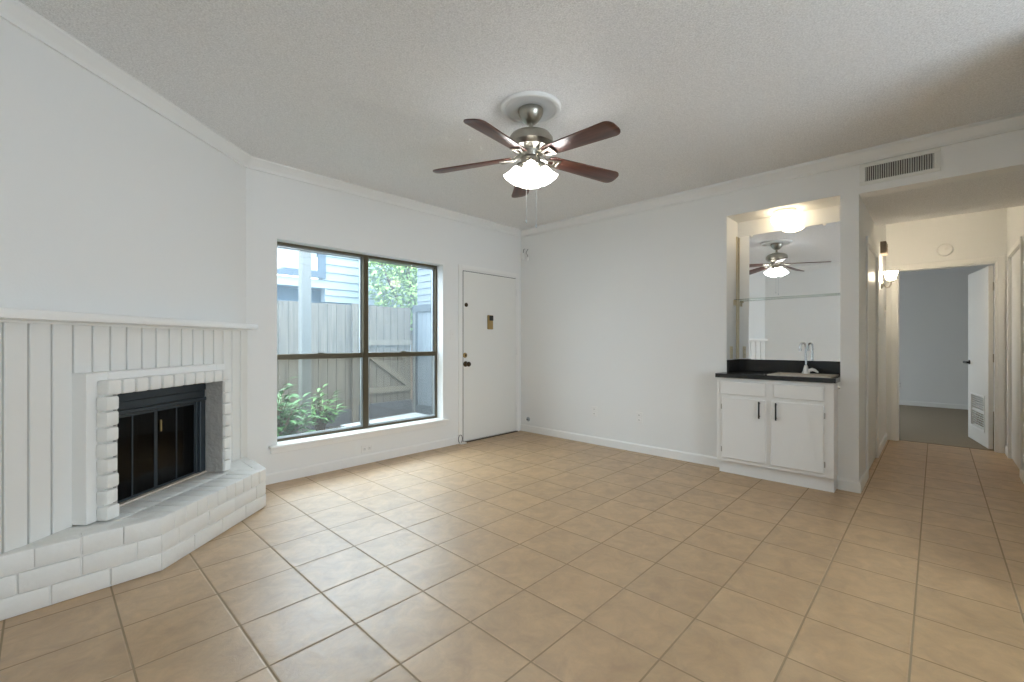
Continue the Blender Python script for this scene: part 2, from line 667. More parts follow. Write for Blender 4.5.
def struct_empty(name, loc=(0, 0, 0), rotz=0.0):
    o = bpy.data.objects.new(name, None)
    o.empty_display_size = 0.1
    COL.objects.link(o)
    o.location = loc
    o.rotation_euler = (0, 0, rotz)
    o['kind'] = 'structure'
    return o


# ------------------------------------------------------------------ dimensions
H = 2.65            # ceiling
YW = 4.0            # window wall face
XE = 4.38           # bar wall face
XW = -0.28          # wall behind the fireplace side
YS = -2.6           # wall behind the camera
YL, YR = 0.435, -0.54    # hall side walls
XH = 7.0            # hall end wall
P0 = (1.12, 4.0)    # corner where the fireplace wall meets the window wall
ANG = R(221.2)
ES = (math.cos(ANG), math.sin(ANG))             # along the fireplace wall
EO = (-math.sin(ANG), math.cos(ANG))            # out into the room
S_END = (P0[0] - XW) / -ES[0]


def diag(s, o):
    return (P0[0] + ES[0] * s + EO[0] * o, P0[1] + ES[1] * s + EO[1] * o)


# ------------------------------------------------------------------ room shell
# floor: tile up to the bedroom threshold
mb = MB()
mb.box(XW - 0.15, XH + 0.06, YS - 0.15, YW + 0.2, -0.08, 0.0)
mb.build('floor', M['tile'], kind='structure', smooth=0)
mb = MB()
mb.box(XH + 0.06, 11.2, -2.6, 2.9, -0.08, 0.004)
mb.build('floor_bedroom', M['carpet'], kind='structure', smooth=0)
mb = MB()
mb.box(XW - 0.15, 11.2, YS - 0.15, YW + 0.2, H, H + 0.1)
mb.build('ceiling', M['ceiling'], kind='structure', smooth=0)
# lowered hall ceiling behind the header
mb = MB()
mb.box(XE + 0.15, 5.72, YR, YL, 2.33, 2.43)
mb.box(5.69, 5.72, YR, YL, 2.43, H)
mb.build('ceiling_hall', M['ceiling'], kind='structure', smooth=0)

# window wall: face at y = YW
WX0, WX1, WZ0, WZ1 = 1.352, 3.087, 0.315, 2.04
DX0, DX1, DZ1 = 3.35, 4.29, 2.03
mb = MB()
mb.slab([1.12 - 0.12, WX0, WX1, DX0, DX1, XE + 0.15], [0, WZ0, WZ1, H],
        lambda u, z: (WX0 < u < WX1 and WZ0 < z < WZ1), 0.2, lambda u, z, t: (u, YW + t, z))
mb.build('wall_north', M['wall'], kind='structure', smooth=0)

# fireplace wall (diagonal)
FB0, FB1, FBZ0, FBZ1 = 0.474, 1.27, 0.275, 0.905
mb = MB()
mb.slab([0.0, FB0, FB1, S_END], [0, FBZ0, FBZ1, H], lambda u, z: FB0 < u < FB1 and FBZ0 < z < FBZ1, 0.12,
        lambda u, z, t: (*diag(u, -t), z))
mb.build('wall_northwest', M['wall'], kind='structure', smooth=0)
yw_end = diag(S_END, 0)[1]
mb = MB()
mb.slab([YS, yw_end + 0.12], [0, H], lambda u, z: False, 0.15, lambda u, z, t: (XW - t, u, z))
mb.build('wall_west', M['wall'], kind='structure', smooth=0)

# wall behind the camera with a wide opening added to let in light
PX0, PX1, PZ1 = 0.8, 3.0, 2.2
mb = MB()
mb.slab([XW - 0.15, PX0, PX1, XE + 0.15], [0, 0.05, PZ1, H], lambda u, z: PX0 < u < PX1 and 0.05 < z < PZ1, 0.15,
        lambda u, z, t: (u, YS - t, z))
mb.build('wall_south', M['wall'], kind='structure', smooth=0)

# bar wall with the niche and the hall opening
NY0, NY1, NZ0, NZ1 = 0.553, 1.411, 0.80, 2.345
NX = 4.70
mb = MB()
mb.slab([YS, YR, YL, NY0, NY1, YW], [0, NZ0, 2.33, NZ1, H],
        lambda u, z: (YR < u < YL and z < 2.33) or (NY0 < u < NY1 and NZ0 < z < NZ1), 0.15,
        lambda u, z, t: (XE + t, u, z))
mb.build('wall_east', M['wall'], kind='structure', smooth=0)
mb = MB()   # niche lining
t_ = 0.03
mb.box(XE + 0.15, NX + t_, NY1, NY1 + t_, NZ0, NZ1)
mb.box(XE + 0.15, NX + t_, NY0 - t_, NY0, NZ0, NZ1)
mb.box(XE + 0.15, NX + t_, NY0 - t_, NY1 + t_, NZ1, NZ1 + t_)
mb.box(NX, NX + t_, NY0, NY1, NZ0, NZ1)
mb.build('wall_niche', M['wall'], kind='structure', smooth=0)

# unseen wall added past the view edge to shade the bar wall's end
MB().box(3.1, XE, YR - 0.1, YR, 0, H).build('wall_light_block', M['wall'], kind='structure', smooth=0)
# hall walls
mb = MB()
mb.slab([XE + 0.15, 4.92, 5.82, XH + 0.1], [0, 2.03, H], lambda u, z: 4.92 < u < 5.82 and z < 2.03, 0.085,
        lambda u, z, t: (u, YL + t, z))
mb.build('wall_hall_north', M['wall'], kind='structure', smooth=0)
mb = MB()
mb.slab([XE + 0.15, 5.85, 6.72, XH + 0.1], [0, 2.03, H], lambda u, z: 5.85 < u < 6.72 and z < 2.03, 0.1,
        lambda u, z, t: (u, YR - t, z))
mb.build('wall_hall_south', M['wall'], kind='structure', smooth=0)
mb = MB()
BY0, BY1 = -0.47, 0.335
mb.slab([-2.6, YR, BY0, BY1, YL, 2.9], [0, 2.03, H], lambda u, z: BY0 < u < BY1 and z < 2.03, 0.1,
        lambda u, z, t: (XH + t, u, z))
mb.build('wall_hall_end', M['wall'], kind='structure', smooth=0)
# bedroom
mb = MB()
mb.slab([-2.6, 2.9], [0, H], lambda u, z: False, 0.1, lambda u, z, t: (11.04 + t, u, z))
mb.build('wall_bedroom_east', M['wall'], kind='structure', smooth=0)
mb = MB()
mb.slab([XH + 0.1, 8.5, 9.8, 11.04], [0, 0.7, 2.3, H], lambda u, z: 8.5 < u < 9.8 and 0.7 < z < 2.3, 0.12,
        lambda u, z, t: (u, 2.6 + t, z))
mb.build('wall_bedroom_north', M['wall'], kind='structure', smooth=0)  # opening out of view, added to light the bedroom
mb = MB()
mb.slab([XH + 0.1, 11.04], [0, H], lambda u, z: False, 0.1, lambda u, z, t: (u, -2.3 - t, z))
mb.build('wall_bedroom_south', M['wall'], kind='structure', smooth=0)

# ---- crown moulding and baseboards
crown = [(0, H), (0.062, H), (0.062, H - 0.012), (0.044, H - 0.026), (0.026, H - 0.054), (0.014, H - 0.068), (0.014, H - 0.082), (0, H - 0.082)]
k1 = math.tan(R(41.2) / 2)


def diag_path(s, m=0.0):
    x, y = diag(s, 0)
    return (x, y, EO[0], EO[1])


def mitre(x, y, n1, n2):
    """station at a corner of two walls with inward normals n1, n2"""
    a, b = Vector(n1), Vector(n2)
    m_ = (a + b) / (1 + a.dot(b))
    return (x, y, m_.x, m_.y)


c_nw = mitre(P0[0], P0[1], EO, (0, -1))
c_w = mitre(XW, yw_end, (1, 0), EO)
c_ne = mitre(XE, YW, (0, -1), (-1, 0))
MB().extrude_profile(crown, [c_nw, c_ne]).build('trim_1', M['wall'], kind='structure', smooth=50)
MB().extrude_profile(crown, [c_w, c_nw]).build('trim_2', M['wall'], kind='structure', smooth=50)
MB().extrude_profile([(o, z - 0.012 if z < H else z) for o, z in crown], [c_ne, mitre(XE, YR, (-1, 0), (0, 1))]).build('trim_3', M['wall'], kind='structure', smooth=50)
MB().extrude_profile(crown, [(XW, YS, 1, 0), c_w]).build('trim_4', M['wall'], kind='structure', smooth=50)

base = [(0, 0), (0.013, 0), (0.013, 0.074), (0.007, 0.086), (0, 0.086)]


def baseboard(name, path):
    MB().extrude_profile(base, path).build(name, M['trim'], kind='structure', smooth=20)


baseboard('baseboard_north', [(1.10, YW, 0, -1), (DX0 - 0.047, YW, 0, -1)])
baseboard('baseboard_east', [(XE, YW - 0.004, -1, 0), (XE, 1.437, -1, 0)])
baseboard('baseboard_pillar', [(XE, 0.566, -1, 0), mitre(XE, YL, (-1, 0), (0, -1)), (4.865, YL, 0, -1)])
baseboard('baseboard_hall_north', [(5.875, YL, 0, -1), (XH, YL, 0, -1)])
baseboard('baseboard_hall_south', [(6.775, YR, 0, 1), (XH, YR, 0, 1)])
baseboard('baseboard_hall_south_near', [(3.1, YR, 0, 1), (5.795, YR, 0, 1)])
baseboard('baseboard_bedroom', [(11.04, 2.6, -1, 0), (11.04, -2.3, -1, 0)])
baseboard('baseboard_west', [(XW, YS, 1, 0), (XW, yw_end - 0.1, 1, 0)])

# grooved panelling under the mantel: planks with real grooves between them
mb = MB()
PT = 0.024
s0 = 0.012
edges = [s0] + [0.104 + 0.0975 * k for k in range(30) if 0.104 + 0.0975 * k < S_END - 0.02] + [S_END - 0.01]
mb.X = Matrix.Translation((P0[0], P0[1], 0)) @ Matrix.Rotation(ANG, 4, 'Z')
mb.slab([s0, FB0, FB1, S_END - 0.01], [0.02, FBZ1, 1.272], lambda u, z: FB0 < u < FB1 and z < FBZ1, 0.0035,
        lambda u, z, t: (u, 0.0037 - t, z))
for a, b in zip(edges[:-1], edges[1:]):
    if b - a < 0.02:
        continue
    if b < 0.40 or a > 1.34:
        mb.box(a + 0.0045, b - 0.0045, 0.002, PT, 0.02, 1.272, 0.003)
    else:
        mb.box(a + 0.0045, b - 0.0045, 0.002, PT, 0.96, 1.272, 0.003)
mb.build('trim_5', M['panel'], kind='structure', smooth=0)

# ------------------------------------------------------------------ window
win = struct_empty('window_1', (0, 0, 0))
FY0, FY1 = 4.11, 4.175
xm = 2.212
fw = 0.030
mb = MB()
mb.box(WX0, WX0 + 0.009, FY0, FY1, WZ0, WZ1)
mb.box(WX1 - fw * 0.7, WX1, FY0, FY1, WZ0, WZ1)
mb.box(WX0 + 0.009, WX1 - fw * 0.7, FY0, FY1, WZ1 - 0.022, WZ1)
mb.box(WX0 + 0.009, WX1 - fw * 0.7, FY0, FY1, WZ0, WZ0 + 0.022)
mb.build('frame', M['bronze'], win, smooth=0)
MB().box(xm - 0.027, xm + 0.027, FY0 - 0.008, FY1, WZ0 + 0.004, WZ1 - 0.004, 0.004).build('mullion', M['bronze'], win, smooth=0)
for k, (a, b) in enumerate(((WX0 + 0.009, xm - 0.027), (xm + 0.027, WX1 - fw * 0.7))):
    zr = 1.045
    u_ = MB()
    u_.box(a, a + 0.014, 4.145, 4.168, zr + 0.02, WZ1 - 0.03)
    u_.box(b - 0.014, b, 4.145, 4.168, zr + 0.02, WZ1 - 0.03)
    u_.box(a + 0.014, b - 0.014, 4.145, 4.168, WZ1 - 0.042, WZ1 - 0.03)
    up = u_.build('upper_sash', M['alu'], win, smooth=0)
    MB().box(a + 0.014, b - 0.014, 4.154, 4.158, zr + 0.02, WZ1 - 0.042).build('pane', M['glass_up'], up, smooth=0)
    l_ = MB()
    l_.box(a, a + 0.016, 4.118, 4.142, WZ0 + 0.022, zr - 0.024)
    l_.box(b - 0.016, b, 4.118, 4.142, WZ0 + 0.022, zr - 0.024)
    l_.box(a + 0.016, b - 0.016, 4.118, 4.142, WZ0 + 0.022, WZ0 + 0.038)
    lo = l_.build('lower_sash', M['alu'], win, smooth=0)
    MB().box(a + 0.016, b - 0.016, 4.128, 4.132, WZ0 + 0.038, zr - 0.024).build('pane', M['glass_low'], lo, smooth=0)
    rail = MB().box(a, b, 4.108, 4.17, zr - 0.024, zr + 0.024, 0.004).build('meeting_rail', M['bronze'], win, smooth=0)
    c_ = (a + b) / 2
    MB().box(c_ - 0.03, c_ + 0.03, 4.112, 4.136, zr + 0.0235, zr + 0.034, 0.004).build('latch', M['bronze'], rail)
sill = MB()
sill.box(1.285, 3.135, 3.945, 4.0, 0.293, WZ0 + 0.001, 0.006, 2)
sill.box(WX0, WX1, 4.0, 4.112, 0.293, WZ0 + 0.001)
sill.box(1.30, 3.12, 3.982, 4.0, 0.245, 0.293, 0.003)
sill.build('sill', M['trim'], win, smooth=30)

# ------------------------------------------------------------------ front door
MBc = MB()
for (a, b, z0, z1) in ((DX0 - 0.045, DX0, 0, DZ1 + 0.045), (DX1, DX1 + 0.045, 0, DZ1 + 0.045), (DX0, DX1, DZ1, DZ1 + 0.045)):
    MBc.box(a, b, YW - 0.012, YW - 0.0002, z0, z1, 0.003)
for (a, b, z0, z1) in ((DX0, DX0 + 0.018, 0.0, DZ1), (DX1 - 0.012, DX1, 0.0, DZ1), (DX0 + 0.018, DX1 - 0.012, DZ1 - 0.012, DZ1)):
    MBc.box(a, b, YW - 0.007, YW - 0.0002, z0, z1)
MBc.build('trim_6', M['trim'], kind='structure', smooth=0)
d1 = struct_empty('door_1', (0, 0, 0))
lx0, lx1 = DX0 + 0.022, DX1 - 0.017
MB().box(lx0, lx1, YW - 0.0045, YW - 0.0003, 0.014, DZ1 - 0.021).build('gap', M['dark_slot'], d1, smooth=0)
MB().box(lx0 + 0.004, lx1 - 0.003, YW - 0.012, YW - 0.004, 0.018, DZ1 - 0.028, 0.002).build('leaf', M['door'], d1, smooth=0)
yd = YW - 0.012
kx = 3.405
mb = MB().lathe([(0, 0), (0.033, 0), (0.033, 0.006), (0.026, 0.012), (0.012, 0.016), (0.011, 0.036), (0.020, 0.042), (0.028, 0.052), (0.029, 0.064), (0.022, 0.074), (0, 0.077)], (kx, yd, 0.918), (0, -1, 0), 24)
mb.build('knob', M['dark_brass'], d1)
mb = MB().lathe([(0, 0), (0.030, 0), (0.030, 0.006), (0.022, 0.012), (0, 0.012)], (kx - 0.008, yd, 1.02), (0, -1, 0), 24)
db = mb.build('deadbolt', M['brass'], d1)
MB().box(kx - 0.013, kx - 0.003, yd - 0.026, yd - 0.010, 1.005, 1.035, 0.002).build('thumb_turn', M['dark_brass'], db)
mb = MB().lathe([(0, 0), (0.024, 0), (0.024, 0.008), (0.016, 0.014), (0, 0.014)], (3.415, yd, 1.61), (0, -1, 0), 24)
mb.build('latch_knob', M['dark_brass'], d1)
mb = MB().box(3.752, 3.838, yd - 0.022, yd, 1.33, 1.505, 0.008, 2)
kb = mb.build('knocker_plate', M['brass'], d1)
MB().box(3.772, 3.836, yd - 0.026, yd - 0.018, 1.438, 1.499, 0.002).build('viewer', M['dark_slot'], kb)
for hz in (0.30, 1.05, 1.82):
    MB().tube([(lx1 + 0.001, YW - 0.016, hz - 0.045), (lx1 + 0.001, YW - 0.016, hz + 0.045)], 0.006, 8).build('hinge', M['plastic'], d1)
# threshold
MB().box(DX0, DX1, YW - 0.03, YW - 0.0125, 0.0, 0.013, 0.003).build('trim_7', M['cedar'], kind='structure', smooth=0)

# ------------------------------------------------------------------ hall doors and casings
MBc = MB()
for (a, b, z0, z1) in ((4.865, 4.92, 0, 2.085), (5.82, 5.875, 0, 2.085), (4.92, 5.82, 2.03, 2.085)):
    MBc.box(a, b, YL - 0.014, YL - 0.0002, z0, z1, 0.003)
MBc.build('trim_8', M['trim'], kind='structure', smooth=0)
d2 = struct_empty('door_2', (0, 0, 0))
MB().box(4.924, 5.816, YL + 0.008, YL + 0.043, 0.008, 2.026, 0.002).build('leaf', M['door'], d2, smooth=0)

MBc = MB()
for (a, b, z0, z1) in ((BY0 - 0.055, BY0, 0, 2.085), (BY1, BY1 + 0.055, 0, 2.085), (BY0, BY1, 2.03, 2.085)):
    MBc.box(XH - 0.014, XH - 0.0002, a, b, z0, z1, 0.003)
MBc.box(XH - 0.0002, XH + 0.1, BY0, BY0 + 0.014, 0, 2.03)
MBc.box(XH - 0.0002, XH + 0.1, BY1 - 0.014, BY1, 0, 2.03)
MBc.box(XH - 0.0002, XH + 0.1, BY0 + 0.014, BY1 - 0.014, 2.016, 2.03)
MBc.build('trim_9', M['trim'], kind='structure', smooth=0)

# bedroom door, swung into the bedroom; local x runs from the hinge to the free edge
d3 = struct_empty('door_3', (XH + 0.10, BY0 + 0.022, 0), R(9.5))
DW = 0.765
mb = MB()
gx0, gx1, gz0, gz1 = 0.14, DW - 0.14, 0.19, 0.55
mb.slab([0.0, gx0, gx1, DW], [0.012, gz0, gz1, 2.0], lambda u, z: gx0 < u < gx1 and gz0 < z < gz1, 0.035, lambda u, z, t: (u, t, z))
mb.build('leaf', M['door'], d3, smooth=0)
mb = MB()
for s_ in (-1, 1):
    y_ = 0.035 if s_ > 0 else 0.0
    y0, y1 = (y_, y_ + 0.006) if s_ > 0 else (y_ - 0.006, y_)
    mb.box(gx0 - 0.022, gx0, y0, y1, gz0 - 0.022, gz1 + 0.022)
    mb.box(gx1, gx1 + 0.022, y0, y1, gz0 - 0.022, gz1 + 0.022)
    mb.box(gx0, gx1, y0, y1, gz0 - 0.022, gz0)
    mb.box(gx0, gx1, y0, y1, gz1, gz1 + 0.022)
mb.box(gx0, gx1, 0.008, 0.030, 0.36, 0.385)
nl = 14
for k in range(nl):
    zc = gz0 + 0.012 + k * (gz1 - gz0 - 0.02) / (nl - 1)
    mb.obox(((gx0 + gx1) / 2, 0.0175, zc), (1, 0, 0), (0, 0.7, 0.7), (0, -0.7, 0.7), (gx1 - gx0) / 2, 0.018, 0.0018)
mb.build('grille', M['trim'], d3, smooth=0)
mb = MB()
for s_ in (-1, 1):
    y_ = 0.035 if s_ > 0 else 0.0
    mb.lathe([(0, 0), (0.026, 0), (0.026, 0.008), (0.010, 0.012), (0.010, 0.045), (0, 0.045)], (DW - 0.065, y_, 0.93), (0, s_, 0), 18)
    mb.box(DW - 0.20, DW - 0.04, *( (y_ + 0.034, y_ + 0.056) if s_ > 0 else (y_ - 0.056, y_ - 0.034)), 0.917, 0.943, 0.003)
mb.build('lever_handle', M['black_pull'], d3)
for hz in (0.25, 1.0, 1.78):
    MB().tube([(-0.002, -0.004, hz - 0.045), (-0.002, -0.004, hz + 0.045)], 0.006, 8).build('hinge', M['nickel'], d3)

MBc = MB()
for (a, b, z0, z1) in ((5.795, 5.85, 0, 2.085), (6.72, 6.775, 0, 2.085), (5.85, 6.72, 2.03, 2.085)):
    MBc.box(a, b, YR + 0.0002, YR + 0.014, z0, z1, 0.003)
MBc.build('trim_10', M['trim'], kind='structure', smooth=0)
d4 = struct_empty('door_4', (0, 0, 0))
MB().box(5.854, 6.716, YR - 0.05, YR - 0.012, 0.008, 2.026, 0.002).build('leaf', M['door'], d4, smooth=0)

# ------------------------------------------------------------------ fireplace
LOCF = (P0[0], P0[1], 0)
rnd = random.Random(3)


def brick(mb, x0, x1, y0, y1, z0, z1, bev=0.006, j=0.0022):
    q = [rnd.uniform(-j, j) for _ in range(6)]
    mb.box(x0 + q[0], x1 + q[1], y0 + q[2], y1 + q[3], z0 + q[4], z1 + q[5], bev, 2)


# raised hearth
HP = [(0.030, 0.016), (0.362, 0.386), (1.262, 0.382), (1.735, 0.016)]      # s, off
HZ = 0.275
hearth = thing('brick_hearth', 'white painted raised brick hearth on the tile floor below the fireplace', 'hearth', LOCF, ANG)
mb = MB()
IN = 0.004
mb.prism([(HP[0][0] + 0.022, 0.0245), (HP[1][0] + 0.006, 0.382 - IN), (HP[2][0] - 0.006, 0.382 - IN), (HP[3][0] - 0.026, 0.0245)], 0.0, HZ - 0.005)
mb.build('mortar_core', M['brick'], hearth, smooth=0)


def brick_run(mb, p, q, normal_in, depth, course_lens, zz, stag, end_in=0.0):
    """bricks along the edge p->q, depth inwards"""
    p, q = Vector((*p, 0)), Vector((*q, 0))
    d = q - p
    L = d.length
    d.normalize()
    ang = math.atan2(d.y, d.x)
    save = mb.X.copy()
    mb.X = save @ Matrix.Translation(p) @ Matrix.Rotation(ang, 4, 'Z')
    n = max(1, round(L / course_lens))
    w_ = L / n
    if stag:
        cuts = [0] + [w_ * (k + 0.5) for k in range(n)] + [L]
    else:
        cuts = [w_ * k for k in range(n + 1)]
    for a, b in zip(cuts[:-1], cuts[1:]):
        da = min(depth, end_in if end_in else depth)
        brick(mb, a + 0.001, b - 0.001, 0.0 if normal_in > 0 else -da, da if normal_in > 0 else 0.0, zz[0] + 0.0012, zz[1] - 0.0012, 0.007, 0.0022)
    mb.X = save


mb = MB()
z1, z2 = 0.090, 0.182
for (zz, ln, st) in (((0.0, z1), 0.205, False), ((z1, z2), 0.205, True), ((z2, HZ), 0.083, False)):
    brick_run(mb, HP[2], HP[1], 1, 0.10 if ln > 0.1 else 0.19, ln, zz, st)
    brick_run(mb, HP[3], HP[2], 1, 0.07, ln if ln > 0.1 else 0.15, zz, st)
    brick_run(mb, HP[1], HP[0], 1, 0.07, ln if ln > 0.1 else 0.15, zz, st)
# second row of rowlocks on the top, behind the front row
n = 11
for k in range(n):
    a = 0.36 + (1.29 - 0.36) * k / n
    brick(mb, a + 0.002, a + (1.29 - 0.36) / n - 0.002, 0.022, 0.186, HZ - 0.06, HZ - 0.0005, 0.009, 0.002)
# trim everything square where it meets the panelling
g_ = mb.b.verts[:] + mb.b.edges[:] + mb.b.faces[:]
bmesh.ops.bisect_plane(mb.b, geom=g_, plane_co=(0, 0.0245, 0), plane_no=(0, 1, 0), clear_inner=True)
bmesh.ops.holes_fill(mb.b, edges=[e for e in mb.b.edges if e.is_boundary], sides=0)
mb.build('brickwork', M['brick'], hearth, smooth=40)

# surround
sur = thing('fireplace_surround', 'white painted brick surround with outer frame round the firebox opening', 'fireplace', LOCF, ANG)
mb = MB()
ZF = HZ + 0.001
f0, f1 = 0.387, 1.380
mb.box(1.27, f1, 0.003, 0.10, ZF, 1.02, 0.003)
mb.box(f0, 0.474, 0.003, 0.10, ZF, 1.02, 0.003)
mb.box(0.474, 1.27, 0.003, 0.10, 0.905, 1.02, 0.003)
mb.build('frame', M['trim'], sur, smooth=0)
mb = MB()
b0, b1 = 0.407, 1.337
nb = 8
for k in range(nb):
    za = ZF + (0.905 - ZF) * k / nb
    zb = ZF + (0.905 - ZF) * (k + 1) / nb
    j1, j2 = rnd.uniform(-0.006, 0.006), rnd.uniform(-0.006, 0.006)
    brick(mb, 1.27 + j1, b1, 0.1003, 0.163 + j2 * 0.3, za + 0.004, zb - 0.004, 0.011, 0.002)
    brick(mb, b0, 0.474 + j2, 0.1003, 0.163 + j1 * 0.3, za + 0.004, zb - 0.004, 0.011, 0.002)
ns = 11
for k in range(ns):
    a = b0 + (b1 - b0) * k / ns
    b = b0 + (b1 - b0) * (k + 1) / ns
    brick(mb, a + 0.0055, b - 0.0055, 0.1003, 0.163 + rnd.uniform(-0.002, 0.002), 0.907, 0.983, 0.011, 0.002)
mb.box(b0 + 0.012, 0.466, 0.1004, 0.135, ZF, 0.96)
mb.box(1.278, b1 - 0.012, 0.1004, 0.135, ZF, 0.96)
mb.box(b0 + 0.012, b1 - 0.012, 0.1004, 0.128, 0.917, 0.972)
mb.build('brick_facing', M['brick'], sur, smooth=40)
# rough plaster reveal inside the opening
M['reveal'] = mat('rough_mortar', srgb(176, 174, 170), 0.8, bump=(28, 0.9, 0.012), var=(14, 0.08))
for ra, rb in ((FB0 - 0.003, FB0 + 0.006), (FB1 - 0.006, FB1 + 0.003)):
    MB().box(ra, rb, 0.03, 0.146, ZF, 0.905).build('reveal', M['reveal'], sur, smooth=0)

# insert: black metal front, doors, firebox
ins = thing('fireplace_insert', 'black metal firebox insert with smoked bifold glass doors', 'fireplace insert', LOCF, ANG)
o0, o1 = FB0 + 0.007, FB1 - 0.007
zt, zb_ = 0.903, HZ + 0.012
mb = MB()
mb.box(o0, o1, 0.012, 0.030, 0.845, zt, 0.003)
mb.box(o0, o1, 0.006, 0.024, 0.800, 0.845, 0.003)
mb.box(o0, o1, 0.010, 0.036, 0.772, 0.800, 0.006)
mb.build('hood', M['black_metal'], ins, smooth=30)
for sa, sb, sc2, sd2 in ((o0, o0 + 0.050, o0 + 0.0495, o0 + 0.072), (o1 - 0.050, o1, o1 - 0.072, o1 - 0.0495)):
    mb = MB()
    mb.box(sa, sb, 0.004, 0.028, zb_, 0.772, 0.003)
    mb.box(sc2, sd2, -0.004, 0.016, zb_, 0.772, 0.002)
    mb.build('side_frame', M['black_metal'], ins, smooth=0)
MB().box(o0, o1, 0.000, 0.040, HZ + 0.001, zb_, 0.003).build('base_strip', M['sink'], ins, smooth=0)
da, db_ = o0 + 0.074, o1 - 0.074
nd = 4
for k in range(2):
    a = da + (db_ - da) * k / 2
    b = da + (db_ - da) * (k + 1) / 2
    fr_ = MB()
    mid = (a + b) / 2
    for (u0, u1) in ((a + 0.001, a + 0.011), (mid - 0.004, mid + 0.004), (b - 0.011, b - 0.001)):
        fr_.box(u0, u1, 0.000, 0.011, zb_ + 0.002, 0.768)
    fr_.box(a + 0.011, b - 0.011, 0.000, 0.014, zb_ + 0.002, zb_ + 0.014)
    fr_.box(a + 0.011, b - 0.011, 0.000, 0.014, 0.756, 0.768)
    dr = fr_.build('door', M['black_metal'], ins, smooth=0)
    MB().box(a + 0.011, mid - 0.007, 0.005, 0.009, zb_ + 0.014, 0.756).build('pane', M['smoked'], dr, smooth=0)
    MB().box(mid + 0.007, b - 0.011, 0.005, 0.009, zb_ + 0.014, 0.756).build('pane', M['smoked'], dr, smooth=0)
    hx = b - 0.03
    if k == 0:
        MB().box(hx - 0.003, hx + 0.003, 0.011, 0.022, 0.63, 0.70, 0.001).build('handle', M['brass'], dr)
# firebox shell going back through the wall
mb = MB()
g0, g1 = FB0 + 0.004, FB1 - 0.004
pts_f = [(g0, -0.01), (g1, -0.01), (g1 - 0.14, -0.42), (g0 + 0.14, -0.42)]
v = [(p[0], p[1], HZ + 0.002) for p in pts_f] + [(p[0], p[1], 0.902) for p in pts_f]
mb._add(v, [(3, 2, 1, 0), (4, 5, 6, 7), (1, 2, 6, 5), (2, 3, 7, 6), (3, 0, 4, 7)])
mb.build('firebox', M['soot'], ins, smooth=0)
# chain mesh curtain behind the doors
mb = MB()
nw = 120
v, f = [], []
for k in range(nw + 1):
    u = da + (db_ - da) * k / nw
    y = -0.035 + 0.009 * math.sin(k * 0.85) + 0.004 * math.sin(k * 2.3)
    v += [(u, y, zb_ + 0.02), (u, y, 0.77)]
for k in range(nw):
    if 46 < k < 74:
        continue
    f.append((2 * k, 2 * k + 2, 2 * k + 3, 2 * k + 1))
mb._add(v, f)
M['chain'] = mat('dark_chain_mesh', srgb(52, 50, 48), 0.6, 0.4, var=(120, 0.4))
mb.build('mesh_curtain', M['chain'], ins, smooth=60)

# grate with a log
gr = thing('log_grate', 'grey gas log resting on a metal grate behind the dark glass', 'fire grate', (*diag(0.87, -0.20), 0), ANG)
mb = MB()
for k in range(5):
    x = -0.20 + 0.1 * k
    mb.tube([(x, 0.10, HZ + 0.14), (x, 0.09, HZ + 0.075), (x, -0.10, HZ + 0.075), (x, -0.11, HZ + 0.14)], 0.007, 6)
mb.tube([(-0.22, 0.05, HZ + 0.068), (0.22, 0.05, HZ + 0.068)], 0.007, 6)
mb.tube([(-0.22, -0.06, HZ + 0.068), (0.22, -0.06, HZ + 0.068)], 0.007, 6)
for (x, y) in ((-0.18, 0.05), (0.18, 0.05), (-0.18, -0.06), (0.18, -0.06)):
    mb.tube([(x, y, HZ + 0.068), (x, y, HZ + 0.0025)], 0.007, 6)
mb.build('bars', M['black_metal'], gr)
mb = MB().tube([(-0.26, 0.02, HZ + 0.115), (-0.1, 0.03, HZ + 0.122), (0.1, 0.0, HZ + 0.12), (0.25, -0.01, HZ + 0.115)], [0.030, 0.038, 0.037, 0.028], 12)
mb.build('log', M['log'], gr)

# mantel shelf
mb = MB().box(0.066, S_END - 0.02, 0.0005, 0.14, 1.273, 1.314, 0.005, 2)
mb.box(0.084, S_END - 0.04, 0.013, 0.045, 1.258, 1.273, 0.004)
man = mb.build('mantel_shelf', M['trim'], loc=LOCF, rotz=ANG, smooth=30)
tag(man, 'long white painted mantel shelf running over the grooved panelling', 'mantel')

# ------------------------------------------------------------------ bar: cabinet, counter, sink, tap, mirror
cab = thing('bar_cabinet', 'white two-door bar cabinet with black bar pulls under the mirror niche', 'cabinet', (4.20, 1.0, 0))
# local: x into the wall, y along
mb = MB()
cx0, cy0, cy1 = 0.0, -0.43, 0.435
mb.box(cx0, 0.179, cy0, cy1, 0.115, 0.857, 0.002)
mb.build('body', M['gloss_white'], cab, smooth=0)
MB().box(0.05, 0.179, cy0 + 0.006, cy1 - 0.004, 0.0, 0.115).build('toe_kick', M['gloss_white'], cab, smooth=0)
for (a, b, hy, side) in ((0.036, 0.388, 0.082, 1), (-0.368, -0.002, -0.044, -1)):
    dr = MB().box(-0.02, -0.0003, a, b, 0.148, 0.683, 0.004).build('door', M['gloss_white'], cab, smooth=0)
    h_ = MB()
    h_.tube([(-0.020, hy, 0.545), (-0.046, hy, 0.545)], 0.005, 8)
    h_.tube([(-0.020, hy, 0.655), (-0.046, hy, 0.655)], 0.005, 8)
    h_.tube([(-0.046, hy, 0.528), (-0.046, hy, 0.672)], 0.0065, 10)
    h_.build('handle', M['black_pull'], dr)
    hyy = b + 0.004 if side > 0 else a - 0.004
    for hz in (0.22, 0.60):
        MB().tube([(-0.012, hyy, hz - 0.022), (-0.012, hyy, hz + 0.022)], 0.005, 8).build('hinge', M['nickel'], dr)
